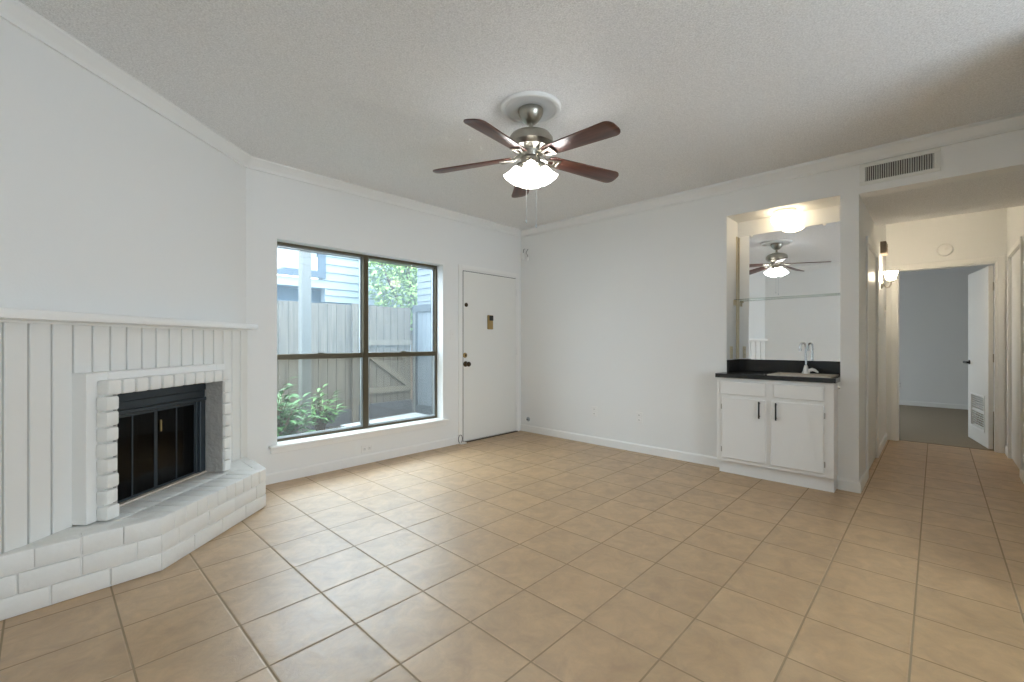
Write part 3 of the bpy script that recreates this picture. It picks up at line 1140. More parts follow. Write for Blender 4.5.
for (a, b) in ((0.036, 0.400), (-0.368, -0.024)):
    MB().box(-0.02, -0.0003, a, b, 0.712, 0.826, 0.004).build('drawer_front', M['gloss_white'], cab, smooth=0)

ct = thing('countertop', 'black laminate bar countertop with low backsplash on the white cabinet', 'countertop', (4.17, 1.0, 0.8585))
SX0, SX1, SY0, SY1 = 0.05, 0.36, -0.40, 0.02     # sink cut-out
# slab with a real cut-out
mb = MB()
ys = [-0.4465, SY0, SY1, 0.4105, 0.44]
xs = [0.0, SX0, 0.2095, SX1, 0.5285]
top_hole = lambda u, z: (SX0 < u < SX1 and SY0 < z < SY1) or (u > 0.2095 and z > 0.4105)
mb.slab(xs, ys, top_hole, 0.036, lambda u, z, t: (u, z, t))
mb.build('slab', M['counter'], ct, smooth=0)
MB().box(0.505, 0.5285, -0.4465, 0.4105, 0.0362, 0.150, 0.002).build('backsplash', M['counter'], ct, smooth=0)
MB().box(0.2105, 0.505, 0.390, 0.4105, 0.0362, 0.150, 0.002).build('side_splash', M['counter'], ct, smooth=0)

sk = thing('bar_sink', 'small almond drop-in bar sink set in the black countertop', 'sink', (4.17, 1.0, 0.895))
mb = MB()
r0, r1, q0, q1 = SX0 - 0.012, SX1 + 0.045, SY0 - 0.012, SY1 + 0.012
mb.slab([r0, SX0 + 0.02, SX1 - 0.02, r1], [q0, SY0 + 0.02, SY1 - 0.02, q1],
        lambda u, z: SX0 + 0.02 < u < SX1 - 0.02 and SY0 + 0.02 < z < SY1 - 0.02, 0.009, lambda u, z, t: (u, z, t))
mb.build('rim', M['sink'], sk, smooth=0)
mb = MB()
x0, x1, y0, y1 = SX0 + 0.012, SX1 - 0.012, SY0 + 0.012, SY1 - 0.012
dpt = -0.03
v = [(x0, y0, -0.0002), (x1, y0, -0.0002), (x1, y1, -0.0002), (x0, y1, -0.0002), (x0 + 0.01, y0 + 0.01, dpt), (x1 - 0.01, y0 + 0.01, dpt), (x1 - 0.01, y1 - 0.01, dpt), (x0 + 0.01, y1 - 0.01, dpt)]
mb._add(v, [(0, 1, 5, 4), (1, 2, 6, 5), (2, 3, 7, 6), (3, 0, 4, 7), (4, 5, 6, 7)])
mb.build('basin', M['sink'], sk, smooth=0)
MB().lathe([(0, 0.002), (0.02, 0.002), (0.026, 0.0), (0.026, -0.002)], ((x0 + x1) / 2, (y0 + y1) / 2, dpt), (0, 0, 1), 18).build('drain', M['chrome'], sk)

fc = thing('bar_faucet', 'chrome gooseneck bar faucet standing at the back of the sink', 'faucet', (4.545, 0.815, 0.904), R(-60))
mb = MB().lathe([(0, 0), (0.030, 0), (0.030, 0.006), (0.022, 0.020), (0.016, 0.05), (0.011, 0.07), (0, 0.07)], (0, 0, 0), (0, 0, 1), 20)
mb.build('base', M['plastic'], fc)
pts = [(0, 0, 0.05), (0, 0, 0.215)]
for k in range(1, 9):
    a = PI * k / 8
    pts.append((-0.021 + 0.021 * math.cos(a), 0, 0.238 + 0.024 * math.sin(a)))
pts.append((-0.044, 0, 0.215))
MB().tube(pts, 0.0085, 12).build('spout', M['chrome'], fc)
MB().lathe([(0.0085, 0), (0.012, -0.004), (0.012, -0.022), (0, -0.022)], (-0.0445, 0, 0.215), (0, 0, 1), 14).build('aerator', M['chrome'], fc)
mb = MB()
mb.tube([(0.01, -0.006, 0.022), (0.039, -0.022, 0.034), (0.055, -0.031, 0.030), (0.075, -0.048, 0.012)], [0.013, 0.015, 0.012, 0.006], 10)
mb.build('lever', M['plastic'], fc)

# mirror, hung a hair off square
mr = thing('bar_mirror', 'large frameless wall mirror filling the back of the bar niche', 'mirror', (NX - 0.027, 1.0, 1.01), R(-2.0))
mw0, mw1, mh = -0.440, 0.404, 1.19
mr.rotation_euler[1] = R(0.45)
MB().box(-0.005, 0.0, mw0, mw1, 0.0, mh).build('pane', M['mirror'], mr, smooth=0)
for (y, z) in ((-0.30, mh), (0.28, mh)):
    MB().lathe([(0, 0), (0.011, 0), (0.012, 0.003), (0.007, 0.006), (0, 0.006)], (-0.005, y, z - 0.006), (-1, 0, 0), 14).build('clip', M['plastic'], mr)

sh = thing('glass_shelf', 'thin clear glass shelf across the front of the bar mirror', 'shelf', (4.60, 1.0, 1.578))
MB().box(-0.03, 0.03, NY0 - 1.0 + 0.004, NY1 - 1.0 - 0.004, 0, 0.006, 0.001).build('pane', M['clear'], sh, smooth=0)
for (y, sgn) in ((NY1 - 1.0, -1), (NY0 - 1.0, 1)):
    for xx in (-0.018, 0.018):
        mb = MB()
        mb.box(xx - 0.009, xx + 0.009, min(y, y + sgn * 0.006), max(y, y + sgn * 0.006), -0.05, 0.0, 0.002)
        mb.box(xx - 0.007, xx + 0.007, min(y, y + sgn * 0.022), max(y, y + sgn * 0.022), -0.012, -0.0005, 0.002)
        mb.build('bracket', M['shelf_clip'], sh)
# slotted strip at the niche corner
mb = MB()
mb.box(NX - 0.05, NX - 0.020, NY1 - 0.008, NY1 - 0.0003, 1.012, 2.20, 0.001)
st = mb.build('shelf_standard', M['shelf_clip'], smooth=0)
tag(st, 'slim upright metal shelf standard in the corner of the bar niche', 'shelf standard')

nl_ = thing('flush_light', 'lit white opal glass dome light on the ceiling of the bar niche', 'ceiling light', (4.55, 0.975, NZ1))
MB().lathe([(0, 0), (0.088, 0), (0.092, -0.008), (0.086, -0.022), (0.074, -0.030), (0, -0.030)], seg=32).build('base', M['grille'], nl_)
MB().lathe([(0.074, -0.028), (0.096, -0.036), (0.110, -0.055), (0.112, -0.075), (0.100, -0.105), (0.074, -0.128), (0.036, -0.141), (0, -0.144)], seg=36).build('dome', M['dome'], nl_)


# ------------------------------------------------------------------ plates, sockets and small fixtures
def plate(name, label, cat, loc, rotz, w_=0.072, h_=0.116, kind='outlet', group=None, m='plastic'):
    """local x = along the wall, local -y = out of the wall"""
    t = thing(name, label, cat, loc, rotz, group)
    MB().box(-w_ / 2, w_ / 2, -0.0055, -0.0002, -h_ / 2, h_ / 2, 0.002).build('plate', M[m], t, smooth=0)
    if kind == 'outlet':
        for s_ in (-1, 1):
            so = MB().box(-0.017, 0.017, -0.0085, -0.005, s_ * 0.026 - 0.014, s_ * 0.026 + 0.014, 0.003).build('socket', M[m], t)
            q = MB()
            q.box(-0.008, -0.005, -0.0090, -0.0083, s_ * 0.026 - 0.004, s_ * 0.026 + 0.006)
            q.box(0.005, 0.008, -0.0090, -0.0083, s_ * 0.026 - 0.004, s_ * 0.026 + 0.006)
            q.build('slots', M['dark_slot'], so, smooth=0)
    elif kind == 'switch':
        MB().box(-0.005, 0.005, -0.014, -0.005, -0.009, 0.012, 0.002).build('toggle', M[m], t)
    elif kind == 'wide':
        for s_ in (-1, 1):
            so = MB().box(s_ * 0.026 - 0.014, s_ * 0.026 + 0.014, -0.0085, -0.005, -0.017, 0.017, 0.003).build('socket', M[m], t)
            q = MB()
            q.box(s_ * 0.026 - 0.004, s_ * 0.026 + 0.006, -0.0090, -0.0083, -0.008, -0.005)
            q.box(s_ * 0.026 - 0.004, s_ * 0.026 + 0.006, -0.0090, -0.0083, 0.005, 0.008)
            q.build('slots', M['dark_slot'], so, smooth=0)
    return t


E_ = R(-90)     # bar wall: out is -x
plate('wall_outlet', 'white wall outlet low on the bar wall, the one farther from the cabinet', 'outlet', (XE, 2.85, 0.375), E_)
plate('wall_outlet', 'white wall outlet low on the bar wall, the one closer to the cabinet', 'outlet', (XE, 2.29, 0.37), E_)
plate('wall_outlet', 'white outlet mounted sideways between window sill and baseboard', 'outlet', (2.165, YW, 0.142), 0, 0.116, 0.072, 'wide')
plate('wall_outlet', 'almond outlet on the side wall of the bar niche', 'outlet', (4.505, NY1, 1.075), 0, m='shelf_clip')
plate('wall_outlet', 'white outlet on the far bedroom wall seen through the doorway', 'outlet', (11.04, 0.485, 0.375), E_)
plate('light_switch', 'white plate higher on the far bedroom wall beside the doorway edge', 'switch', (11.04, 0.51, 1.06), E_, kind='switch')
plate('light_switch', 'white light switch between the window and the front door', 'switch', (3.222, YW, 1.26), 0, kind='switch')
plate('light_switch', 'white light switch on the hall wall between the lit sconce and the bedroom doorway', 'switch', (6.72, YL, 1.53), 0, kind='switch')
plate('light_switch', 'small switch on the hall wall beside the side door casing', 'switch', (6.02, YL, 1.30), 0, kind='switch')

t = thing('cable_socket', 'small round cable socket low in the corner by the front door', 'cable socket', (XE, 3.87, 0.165), E_)
MB().lathe([(0, 0), (0.030, 0), (0.030, 0.004), (0.024, 0.007), (0, 0.007)], (0, -0.0002, 0), (0, -1, 0), 18).build('plate', M['alu'], t)
MB().tube([(0, -0.006, 0), (0, -0.03, 0)], 0.006, 8).build('plug', M['wire'], t)

t = thing('capped_wires', 'two capped wire ends sticking out high in the corner by the front door', 'wires', (XE, 3.90, 2.31), E_)
mb = MB()
mb.tube([(-0.03, -0.0002, 0.09), (-0.03, -0.02, 0.085), (-0.032, -0.03, 0.03), (-0.034, -0.03, -0.0)], 0.0035, 6)
mb.tube([(0.03, -0.0002, 0.08), (0.035, -0.02, 0.07), (0.012, -0.024, 0.03), (0.045, -0.028, -0.01), (0.04, -0.028, -0.035)], 0.003, 6)
mb.build('wire', M['wire'], t)
MB().lathe([(0.006, 0.05), (0.013, 0.02), (0.019, -0.02), (0.016, -0.035), (0, -0.038)], (-0.034, -0.03, -0.015), (0, 0, 1), 14).build('cap', M['plastic'], t)
MB().lathe([(0.006, 0.03), (0.014, 0.015), (0.019, -0.012), (0.014, -0.026), (0, -0.028)], (0.04, -0.028, -0.055), (0.3, 0, 1), 14).build('cap', M['plastic'], t)

t = thing('door_stop', 'little white door stop with a dark loop at the foot of the front door jamb', 'door stop', (3.33, YW - 0.013, 0))
MB().box(-0.03, 0.055, -0.05, 0.0, 0.0, 0.014, 0.003).build('block', M['plastic'], t)
pts = [(-0.012 + 0.028 * math.cos(a), -0.012, 0.055 + 0.048 * math.sin(a)) for a in [2 * PI * k / 20 - PI / 2 for k in range(21)]]
MB().tube(pts, 0.0035, 6).build('loop', M['wire'], t)

# air grille on the header over the hall opening
vt = thing('air_grille', 'white air supply grille with upright louvres over the hall opening', 'vent', (XE, 0.203, 2.468), E_)
VW, VH = 0.455, 0.165
mb = MB()
mb.box(-VW / 2, VW / 2, -0.012, -0.0002, VH / 2 - 0.028, VH / 2, 0.003)
mb.box(-VW / 2, VW / 2, -0.012, -0.0002, -VH / 2, -VH / 2 + 0.028, 0.003)
mb.box(-VW / 2, -VW / 2 + 0.034, -0.012, -0.0002, -VH / 2 + 0.028, VH / 2 - 0.028, 0.0)
mb.box(VW / 2 - 0.034, VW / 2, -0.012, -0.0002, -VH / 2 + 0.028, VH / 2 - 0.028, 0.0)
mb.build('frame', M['grille'], vt, smooth=0)
MB().box(-VW / 2 + 0.034, VW / 2 - 0.034, -0.0016, -0.0003, -VH / 2 + 0.028, VH / 2 - 0.028).build('duct', M['grille_dark'], vt, smooth=0)
mb = MB()
nv = 30
for k in range(nv):
    x = -VW / 2 + 0.040 + k * (VW - 0.080) / (nv - 1)
    mb.obox((x, -0.0085, 0), (0.5, -0.866, 0), (0.866, 0.5, 0), (0, 0, 1), 0.0065, 0.0009, VH / 2 - 0.028)
mb.build('louvres', M['grille'], vt, smooth=0)
MB().box(VW / 2 - 0.020, VW / 2 - 0.014, -0.022, -0.012, -0.02, 0.03, 0.001).build('damper_lever', M['grille'], vt, smooth=0)

sd = thing('smoke_detector', 'round white smoke detector over the bedroom doorway', 'smoke detector', (XH, -0.073, 2.21), E_)
MB().lathe([(0, 0), (0.066, 0), (0.068, 0.012), (0.060, 0.030), (0.040, 0.038), (0, 0.040)], (0, -0.0002, 0), (0, -1, 0), 28).build('body', M['plastic'], sd)
MB().lathe([(0, 0.0), (0.017, 0.0), (0.016, 0.005), (0, 0.006)], (0.012, -0.039, 0.01), (0, -1, 0), 16).build('button', M['grille'], sd)

ch = thing('door_chime', 'brown fabric-front door chime box high on the hall wall', 'door chime', (6.30, YL, 2.19))
MB().box(-0.10, 0.10, -0.05, -0.0002, -0.065, 0.065, 0.005, 2).build('box', M['chime'], ch)
mb = MB()
for k in range(7):
    mb.box(-0.088, 0.088, -0.054, -0.0495, -0.052 + k * 0.016, -0.045 + k * 0.016, 0.001)
mb.build('front_slats', M['chime'], ch, smooth=0)

sc_ = thing('wall_sconce', 'lit wall sconce with flared glass shade on the hall wall', 'sconce', (6.30, YL, 1.80))
MB().lathe([(0, 0), (0.045, 0), (0.047, 0.008), (0.034, 0.018), (0.012, 0.026), (0, 0.026)], (0, -0.0002, 0), (0, -1, 0), 22).build('backplate', M['nickel'], sc_)
MB().tube([(0, -0.02, 0), (0, -0.045, -0.035), (0, -0.07, -0.03), (0, -0.082, 0.0), (0, -0.082, 0.03)], 0.008, 10).build('arm', M['nickel'], sc_)
MB().lathe([(0, 0), (0.026, 0), (0.028, 0.012), (0.020, 0.02), (0, 0.02)], (0, -0.082, 0.025), (0, 0, 1), 18).build('cup', M['nickel'], sc_)
MB().lathe([(0.022, 0.0), (0.042, 0.012), (0.048, 0.05), (0.062, 0.09), (0.058, 0.09), (0.044, 0.05), (0.038, 0.016), (0.018, 0.004)], (0, -0.082, 0.043), (0, 0, 1), 26).build('shade', M['sconce'], sc_)

# ------------------------------------------------------------------ ceiling fan
FX, FY = 2.115, 1.848
md = MB().lathe([(0, 0), (0.190, 0), (0.190, -0.010), (0.182, -0.020), (0.166, -0.022), (0.156, -0.014), (0.120, -0.014), (0.112, -0.018), (0.09, -0.016), (0, -0.016)], seg=48)
mdo = md.build('ceiling_medallion', M['wall'], loc=(FX, FY, H - 0.0003))
tag(mdo, 'round white medallion on the ceiling around the fan canopy', 'medallion')
fan = thing('ceiling_fan', 'five-blade ceiling fan with dark wood blades and lit glass shades', 'ceiling fan', (FX, FY, H - 0.0165))
z0 = H - 0.0165


def zz(z):
    return z - z0


MB().lathe([(0, zz(2.633)), (0.078, zz(2.633)), (0.080, zz(2.622)), (0.074, zz(2.600)), (0.056, zz(2.570)), (0.034, zz(2.550)), (0.022, zz(2.545)), (0, zz(2.545))], seg=36).build('canopy', M['nickel'], fan)
MB().lathe([(0, zz(2.55)), (0.014, zz(2.55)), (0.014, zz(2.505)), (0.028, zz(2.497)), (0, zz(2.497))], seg=20).build('downrod', M['nickel'], fan)
MB().lathe([(0, zz(2.500)), (0.040, zz(2.500)), (0.090, zz(2.487)), (0.124, zz(2.470)), (0.140, zz(2.446)), (0.140, zz(2.412)), (0.128, zz(2.402)), (0.118, zz(2.386)), (0.072, zz(2.368)), (0.060, zz(2.335)), (0, zz(2.335))], seg=44).build('motor_housing', M['nickel'], fan)
BZ = 2.305
for k in range(5):
    a = R(-23.0 + 72 * k)
    ca, sa = math.cos(a), math.sin(a)
    Bm = Matrix.Rotation(a, 4, 'Z') @ Matrix.Translation((0, 0, zz(BZ) + 0.038)) @ Matrix.Rotation(R(4.0), 4, 'Y') @ Matrix.Rotation(R(-12), 4, 'X')
    # blade outline with rounded tip, slight taper
    out = []
    L0, L1, w0, w1 = 0.122, 0.648, 0.050, 0.066
    out += [(L0, -w0 * 0.75), (L0 + 0.03, -w0)]
    rr_ = 0.045
    for q in range(7):
        t_a = -PI / 2 + (PI / 2) * q / 6
        out.append((L1 - rr_ + rr_ * math.cos(t_a), -w1 + rr_ + rr_ * math.sin(t_a)))
    for q in range(7):
        t_a = (PI / 2) * q / 6
        out.append((L1 - rr_ + rr_ * math.cos(t_a), w1 - rr_ + rr_ * math.sin(t_a)))
    out += [(L0 + 0.03, w0), (L0, w0 * 0.75)]
    mb = MB()
    mb.prism(out, -0.0035, 0.0035, 0.0012)
    bl = mb.build('blade', M['walnut'], fan, smooth=30)
    bl.matrix_local = Bm
    # blade iron under the blade: open trapezoid ring and arm
    mb = MB()
    zi = -0.0105
    for (p, q) in (((0.118, -0.017), (0.192, -0.030)), ((0.192, -0.030), (0.192, 0.030)), ((0.192, 0.030), (0.118, 0.017)), ((0.118, 0.017), (0.118, -0.017))):
        p, q = Vector((*p, zi)), Vector((*q, zi))
        d = (q - p).normalized()
        mb.obox((p + q) / 2, d, Vector((0, 0, 1)).cross(d), (0, 0, 1), (q - p).length / 2 + 0.006, 0.0075, 0.005, 0.002)
    mb.obox((0.178, 0, zi + 0.004), (1, 0, 0), (0, 1, 0), (0, 0, 1), 0.016, 0.030, 0.003, 0.001)
    mb.tube([(0.052, 0, 0.015), (0.09, 0, 0.002), (0.120, 0, zi)], [0.016, 0.013, 0.012], 10)
    iro = mb.build('blade_iron', M['nickel'], bl, smooth=30)
MB().lathe([(0, zz(2.336)), (0.050, zz(2.336)), (0.062, zz(2.325)), (0.062, zz(2.285)), (0.050, zz(2.270)), (0.040, zz(2.262)), (0.040, zz(2.248)), (0.018, zz(2.238)), (0, zz(2.236))], seg=32).build('switch_housing', M['nickel'], fan)
for k in range(4):
    a = R(222 + 90 * k)
    dx, dy = math.cos(a), math.sin(a)
    ax = Vector((dx * 0.50, dy * 0.50, -0.86)).normalized()
    p = Vector((dx * 0.060, dy * 0.060, zz(2.285)))
    mb = MB().tube([(dx * 0.03, dy * 0.03, zz(2.30)), (dx * 0.05, dy * 0.05, zz(2.292)), p], 0.011, 10)
    mb.lathe([(0, -0.012), (0.022, -0.012), (0.030, 0.0), (0.031, 0.024), (0.026, 0.03), (0, 0.03)], p, ax, 20)
    hold = mb.build('lamp_holder', M['nickel'], fan)
    mb = MB().lathe([(0.026, 0.015), (0.034, 0.028), (0.041, 0.05), (0.047, 0.072), (0.057, 0.098), (0.065, 0.108), (0.0625, 0.109), (0.054, 0.099), (0.044, 0.073), (0.038, 0.05), (0.031, 0.028), (0.023, 0.017)], p, ax, 30)
    mb.build('shade', M['shade'], hold)
    mb = MB().lathe([(0, 0.03), (0.013, 0.034), (0.015, 0.045), (0.024, 0.062), (0.024, 0.075), (0.014, 0.090), (0, 0.094)], p, ax, 18)
    mb.build('bulb', M['bulb'], hold)
for (px, py, ln) in ((0.018, -0.03, 0.33), (-0.025, 0.015, 0.30)):
    mb = MB().tube([(px, py, zz(2.245)), (px, py, zz(2.245) - ln)], 0.0012, 6)
    mb.lathe([(0, 0), (0.004, -0.004), (0.005, -0.02), (0, -0.028)], (px, py, zz(2.245) - ln), (0, 0, 1), 10)
    mb.build('pull_chain', M['alu'], fan)

# ------------------------------------------------------------------ outside the window
GZ = -0.12
mb = MB()
mb.box(-6, 14, 4.2, 22, GZ - 0.1, GZ)
mb.box(-8, 16, -14, YS - 0.15, GZ - 0.1, GZ)
mb.build('ground', M['gravel_ground'], kind='structure', smooth=0)
mb = MB()
mb.prism([(3.05, 4.25), (5.2, 4.25), (5.2, 6.4), (4.42, 6.62), (3.05, 6.42)], GZ + 0.001, GZ + 0.06)
mb.build('patio_slab', M['concrete'], kind='structure', smooth=0)
mb = MB()
mb.box(-4, 8, -9, YS - 0.2, GZ + 0.001, GZ + 0.06)
mb.build('terrace_slab', M['concrete'], kind='structure', smooth=0)
MB().box(-0.9, 5.0, -6.0, YS - 0.155, 2.45, 2.6).build('sky_block_roof', M['trim'], kind='structure', smooth=0)  # unseen roof added to keep the high sky out of the rear opening

# loose gravel
mb = MB()
rg = random.Random(11)
for k in range(520):
    x, y = rg.uniform(2.85, 3.55), rg.uniform(5.4, 6.48)
    r_ = rg.uniform(0.012, 0.03)
    mb.obox((x, y, GZ + r_ * 0.4), Vector((rg.uniform(-1, 1), rg.uniform(-1, 1), 0.3)).normalized(), Vector((0.3, rg.uniform(-1, 1), 0.5)).normalized(), (0, 0, 1), r_, r_ * 0.8, r_ * 0.6)
gv = mb.build('gravel', M['gravel'], smooth=0)
tag(gv, 'pale gravel scattered on the ground below the fence', 'gravel', kind='stuff')


def fence_run(root_name, label, cat, x0, x1, y, ztop, boards_side=1, w_=0.14, rails=(0.35, 1.45), posts=(), brace=False, zb=0.0):
    t = thing(root_name, label, cat, (x0, y, GZ))
    mb = MB()
    n = round((x1 - x0) / w_)
    ww = (x1 - x0) / n
    for k in range(n):
        dz = random.uniform(-0.006, 0.006)
        mb.box(k * ww + 0.003, (k + 1) * ww - 0.003, 0.0, 0.018, zb + 0.01, ztop - GZ + dz)
    mb.build('boards', M['cedar'], t, smooth=0)
    for rz in rails:
        MB().box(0.01, x1 - x0 - 0.01, -0.04, -0.0003, rz, rz + 0.09).build('rail', M['cedar_pale'], t, smooth=0)
    MB().box(0.0, x1 - x0, -0.0405, -0.0003, zb + 0.01, zb + 0.24).build('base_board', M['kick'], t, smooth=0)
    for px in posts:
        MB().box(px - 0.045, px + 0.045, -0.091, -0.041, 0.001, ztop - GZ + 0.02).build('post', M['cedar'], t, smooth=0)
    if brace:
        a, b = Vector((0.04, -0.02, rails[1])), Vector((x1 - x0 - 0.04, -0.02, rails[0] + 0.09))
        d = (b - a).normalized()
        MB().obox((a + b) / 2, d, (0, 1, 0), d.cross(Vector((0, 1, 0))), (b - a).length / 2, 0.019, 0.045).build('brace', M['cedar_pale'], t, smooth=0)
    return t


YF = 6.7
fence_run('board_fence', 'weathered board fence standing behind the patio plants', 'fence', 0.6, 3.40, YF, 1.76, posts=(2.79,), rails=())
fence_run('garden_gate', 'board gate with rails and a diagonal brace beside the fence', 'gate', 3.405, 4.46, YF, 1.77, rails=(0.45, 1.24), brace=True, zb=0.05)

# grey painted side screen closing the patio
t = thing('side_screen', 'grey framed pale panel closing the patio next to the gate', 'screen', (4.50, 5.0, GZ))
mb = MB()
mb.box(0.0, 0.10, 1.60, 1.70, 0, 1.94)
mb.box(0.0, 0.10, 0.0, 0.10, 0.0605, 1.94)
mb.box(0.0, 0.10, 0.10, 1.60, 1.82, 1.94)
mb.box(0.0, 0.10, 0.10, 1.60, 0.0605, 0.20)
mb.build('frame', M['ext_grey'], t, smooth=0)
mb = MB()
for k in range(11):
    y = 0.10 + 1.5 * k / 11
    mb.box(0.035, 0.06, y + 0.002, y + 1.5 / 11 - 0.002, 0.20, 1.82)
mb.build('boards', M['ext_pale'], t, smooth=0)
MB().box(-0.012, 0.0, 1.615, 1.66, 0.0605, 1.80).build('jamb', M['post'], t, smooth=0)

# pale side building beyond the screen
t = thing('side_building', 'pale siding wall rising beyond the screen with utility boxes on it', 'building', (4.80, 5.3, GZ))
mb = MB()
for k in range(25):
    z = 0.12 * k
    mb._add([(0, 0, z), (0, 1.7, z), (0.014, 1.7, z + 0.12), (0.014, 0, z + 0.12), (0.25, 0, z), (0.25, 1.7, z), (0.25, 1.7, z + 0.12), (0.25, 0, z + 0.12)],
            [(0, 1, 2, 3), (0, 3, 7, 4), (1, 5, 6, 2), (4, 7, 6, 5)])
mb.build('siding', M['ext_pale'], t, smooth=0)
MB().box(-0.11, -0.0005, 0.55, 0.72, 2.15, 2.5, 0.01).build('meter_box', M['ext_grey'], t, smooth=0)
MB().tube([(-0.04, 0.63, 2.5), (-0.04, 0.63, 2.98)], 0.02, 8).build('conduit', M['ext_grey'], t)

# porch post
pp = MB().box(2.118, 2.228, 5.45, 5.56, GZ, 2.9, 0.004)
pp.box(2.10, 2.246, 5.43, 5.58, GZ, GZ + 0.10, 0.003)
o = pp.build('porch_post', M['post'], smooth=0)
tag(o, 'square cream porch post standing just outside the window', 'post')

# neighbouring house: lap siding above, shaded lower storey
hs_ = thing('neighbour_house', 'pale blue house with lap siding and a trimmed window beyond the fence', 'house', (-1.0, 9.3, GZ))
mb = MB()


def siding(mb, x0, x1, z0, z1, y, step=0.17, hole=None):
    n = max(1, round((z1 - z0) / step))
    h_ = (z1 - z0) / n
    for k in range(n):
        za = z0 + k * h_
        segs = [(x0, x1)]
        if hole and za + h_ > hole[2] and za < hole[3]:
            segs = [(x0, hole[0]), (hole[1], x1)]
        for a, b in segs:
            mb._add([(a, y - 0.02, za), (b, y - 0.02, za), (b, y, za + h_), (a, y, za + h_), (a, y + 0.2, za), (b, y + 0.2, za), (b, y + 0.2, za + h_), (a, y + 0.2, za + h_)],
                    [(0, 1, 2, 3), (0, 3, 7, 4), (1, 5, 6, 2), (4, 5, 1, 0), (3, 2, 6, 7)])


siding(mb, 0.0, 7.0, 2.42, 3.62, 0.0, hole=(3.3, 5.02, 2.74, 3.40))
siding(mb, 5.08, 7.0, 2.14, 2.42, 0.0)
mb.build('upper_wall', M['siding'], hs_, smooth=0)
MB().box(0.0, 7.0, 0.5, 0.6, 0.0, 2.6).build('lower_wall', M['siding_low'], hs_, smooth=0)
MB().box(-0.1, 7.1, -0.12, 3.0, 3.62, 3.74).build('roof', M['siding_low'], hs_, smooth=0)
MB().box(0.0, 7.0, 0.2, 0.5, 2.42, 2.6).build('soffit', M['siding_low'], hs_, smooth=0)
wf = MB()
for (a, b, c_, d_) in ((3.2, 3.34, 2.62, 3.52), (4.92, 5.08, 2.62, 3.52), (3.34, 4.92, 2.62, 2.76), (3.34, 4.92, 3.38, 3.52)):
    wf.box(a, b, -0.05, 0.0, c_, d_)
wfo = wf.build('window_frame', M['ext_trim'], hs_, smooth=0)
M['ext_glass'] = mat('sky_pale_glass', srgb(150, 158, 164), 0.12, var=(3, 0.03))  # pale sky reflection put into the pane colour
MB().box(3.34, 4.92, 0.02, 0.05, 2.76, 3.38).build('pane', M['ext_glass'], wfo, smooth=0)
MB().lathe([(0, 0), (0.09, -0.01), (0.10, -0.06), (0.06, -0.10), (0, -0.11)], (3.85, 0.3, 2.42), (0, 0, 1), 18).build('porch_lamp', M['ext_glass'], hs_)

# pale building far right
t = thing('far_building', 'pale building seen behind the tree over the gate', 'building', (6.2, 11.5, GZ))
mb = MB()
siding(mb, 0.0, 3.2, 0.0, 3.6, 0.0, 0.2)
mb.build('wall', M['siding'], t, smooth=0)
MB().box(0.4, 1.3, -0.04, -0.021, 2.9, 3.9).build('window', M['ext_trim'], t, smooth=0)


def leaf_quads(mb, c, d, ln, wd, up):
    c, d = Vector(c), Vector(d).normalized()
    sd_ = d.cross(Vector(up))
    if sd_.length < 1e-4:
        sd_ = Vector((1, 0, 0))
    sd_.normalize()
    n = sd_.cross(d)
    v = [c, c + d * ln * 0.45 + sd_ * wd + n * ln * 0.05, c + d * ln - n * ln * 0.10, c + d * ln * 0.45 - sd_ * wd + n * ln * 0.05, c + d * ln * 0.5 + n * ln * 0.0]
    mb._add([tuple(q) for q in v], [(0, 1, 4), (1, 2, 4), (2, 3, 4), (3, 0, 4)])


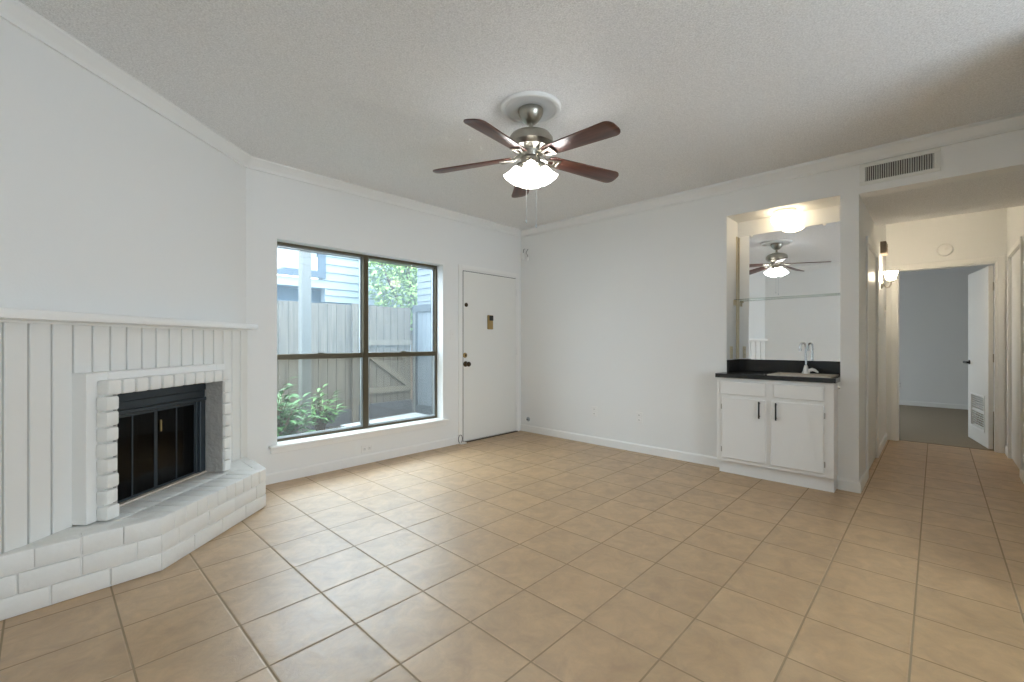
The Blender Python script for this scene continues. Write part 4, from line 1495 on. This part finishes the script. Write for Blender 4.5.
# tree
tr_ = thing('tree', 'bright green leafy tree standing beyond the gate', 'tree', (5.52, 8.2, GZ))
mb = MB().tube([(0, 0, 0.0), (0.05, 0, 1.2), (0.0, 0.1, 2.4), (-0.1, 0.1, 3.3)], [0.11, 0.09, 0.07, 0.04], 10)
mb.tube([(0.05, 0, 1.6), (0.5, 0.1, 2.3), (0.8, 0.1, 2.8)], [0.05, 0.035, 0.02], 8)
mb.tube([(0.03, 0, 1.7), (-0.45, 0.0, 2.3), (-0.7, 0.1, 2.9)], [0.05, 0.035, 0.02], 8)
mb.build('trunk', M['bark'], tr_)
mb = MB()
rt = random.Random(5)
for k in range(8000):
    while True:
        q = Vector((rt.uniform(-1, 1), rt.uniform(-1, 1), rt.uniform(-1, 1)))
        if 0.25 < q.length < 1 and rt.random() < 0.35 + 0.65 * q.length:
            break
    lump = 1 + 0.18 * math.sin(5 * q.x + 3 * q.z) * math.cos(4 * q.y)
    c_ = (q.x * 0.95 * lump, q.y * 0.78 * lump, 2.75 + q.z * 1.2 * lump)
    d = Vector((q.x + rt.uniform(-0.8, 0.8), q.y + rt.uniform(-0.8, 0.8), rt.uniform(-0.9, 0.4)))
    leaf_quads(mb, c_, d, rt.uniform(0.07, 0.12), rt.uniform(0.022, 0.036), (0, 0, 1))
mb.build('leaves', M['tree_leaf'], tr_, smooth=0)


def shrub(name, label, loc, n, rad, hgt, ln, wd, m, seed):
    t = thing(name, label, 'plant', loc)
    r2 = random.Random(seed)
    mb = MB()
    ml = MB()
    for k in range(n):
        a = r2.uniform(0, 2 * PI)
        rr2 = rad * math.sqrt(r2.random())
        top = Vector((math.cos(a) * rr2, math.sin(a) * rr2, hgt * r2.uniform(0.5, 1.0) * (1 - 0.35 * rr2 / rad)))
        midp = Vector((top.x * 0.35, top.y * 0.35, top.z * 0.6))
        mb.tube([(top.x * 0.08, top.y * 0.08, 0.0), midp, top], [0.006, 0.005, 0.003], 5)
        for q in range(7):
            u = 0.35 + 0.65 * q / 6
            pt = midp.lerp(top, max(0, (u - 0.35) / 0.65))
            b = a + (1 if q % 2 else -1) * r2.uniform(0.5, 1.2) if q < 6 else a
            leaf_quads(ml, pt, (math.cos(b), math.sin(b), r2.uniform(-0.25, 0.6)), ln * r2.uniform(0.7, 1.1), wd, (0, 0, 1))
    mb.build('stems', M['bark'], t)
    ml.build('leaves', M[m], t, smooth=0)
    return t


shrub('leafy_shrub', 'dense green leafy shrub low outside the window next to the porch post', (1.72, 5.15, GZ), 84, 0.40, 1.0, 0.17, 0.026, 'leaf', 21)
shrub('leafy_plant', 'smaller pale green plant behind the porch post by the fence', (2.55, 5.95, GZ), 38, 0.26, 0.85, 0.16, 0.022, 'leaf_pale', 22)
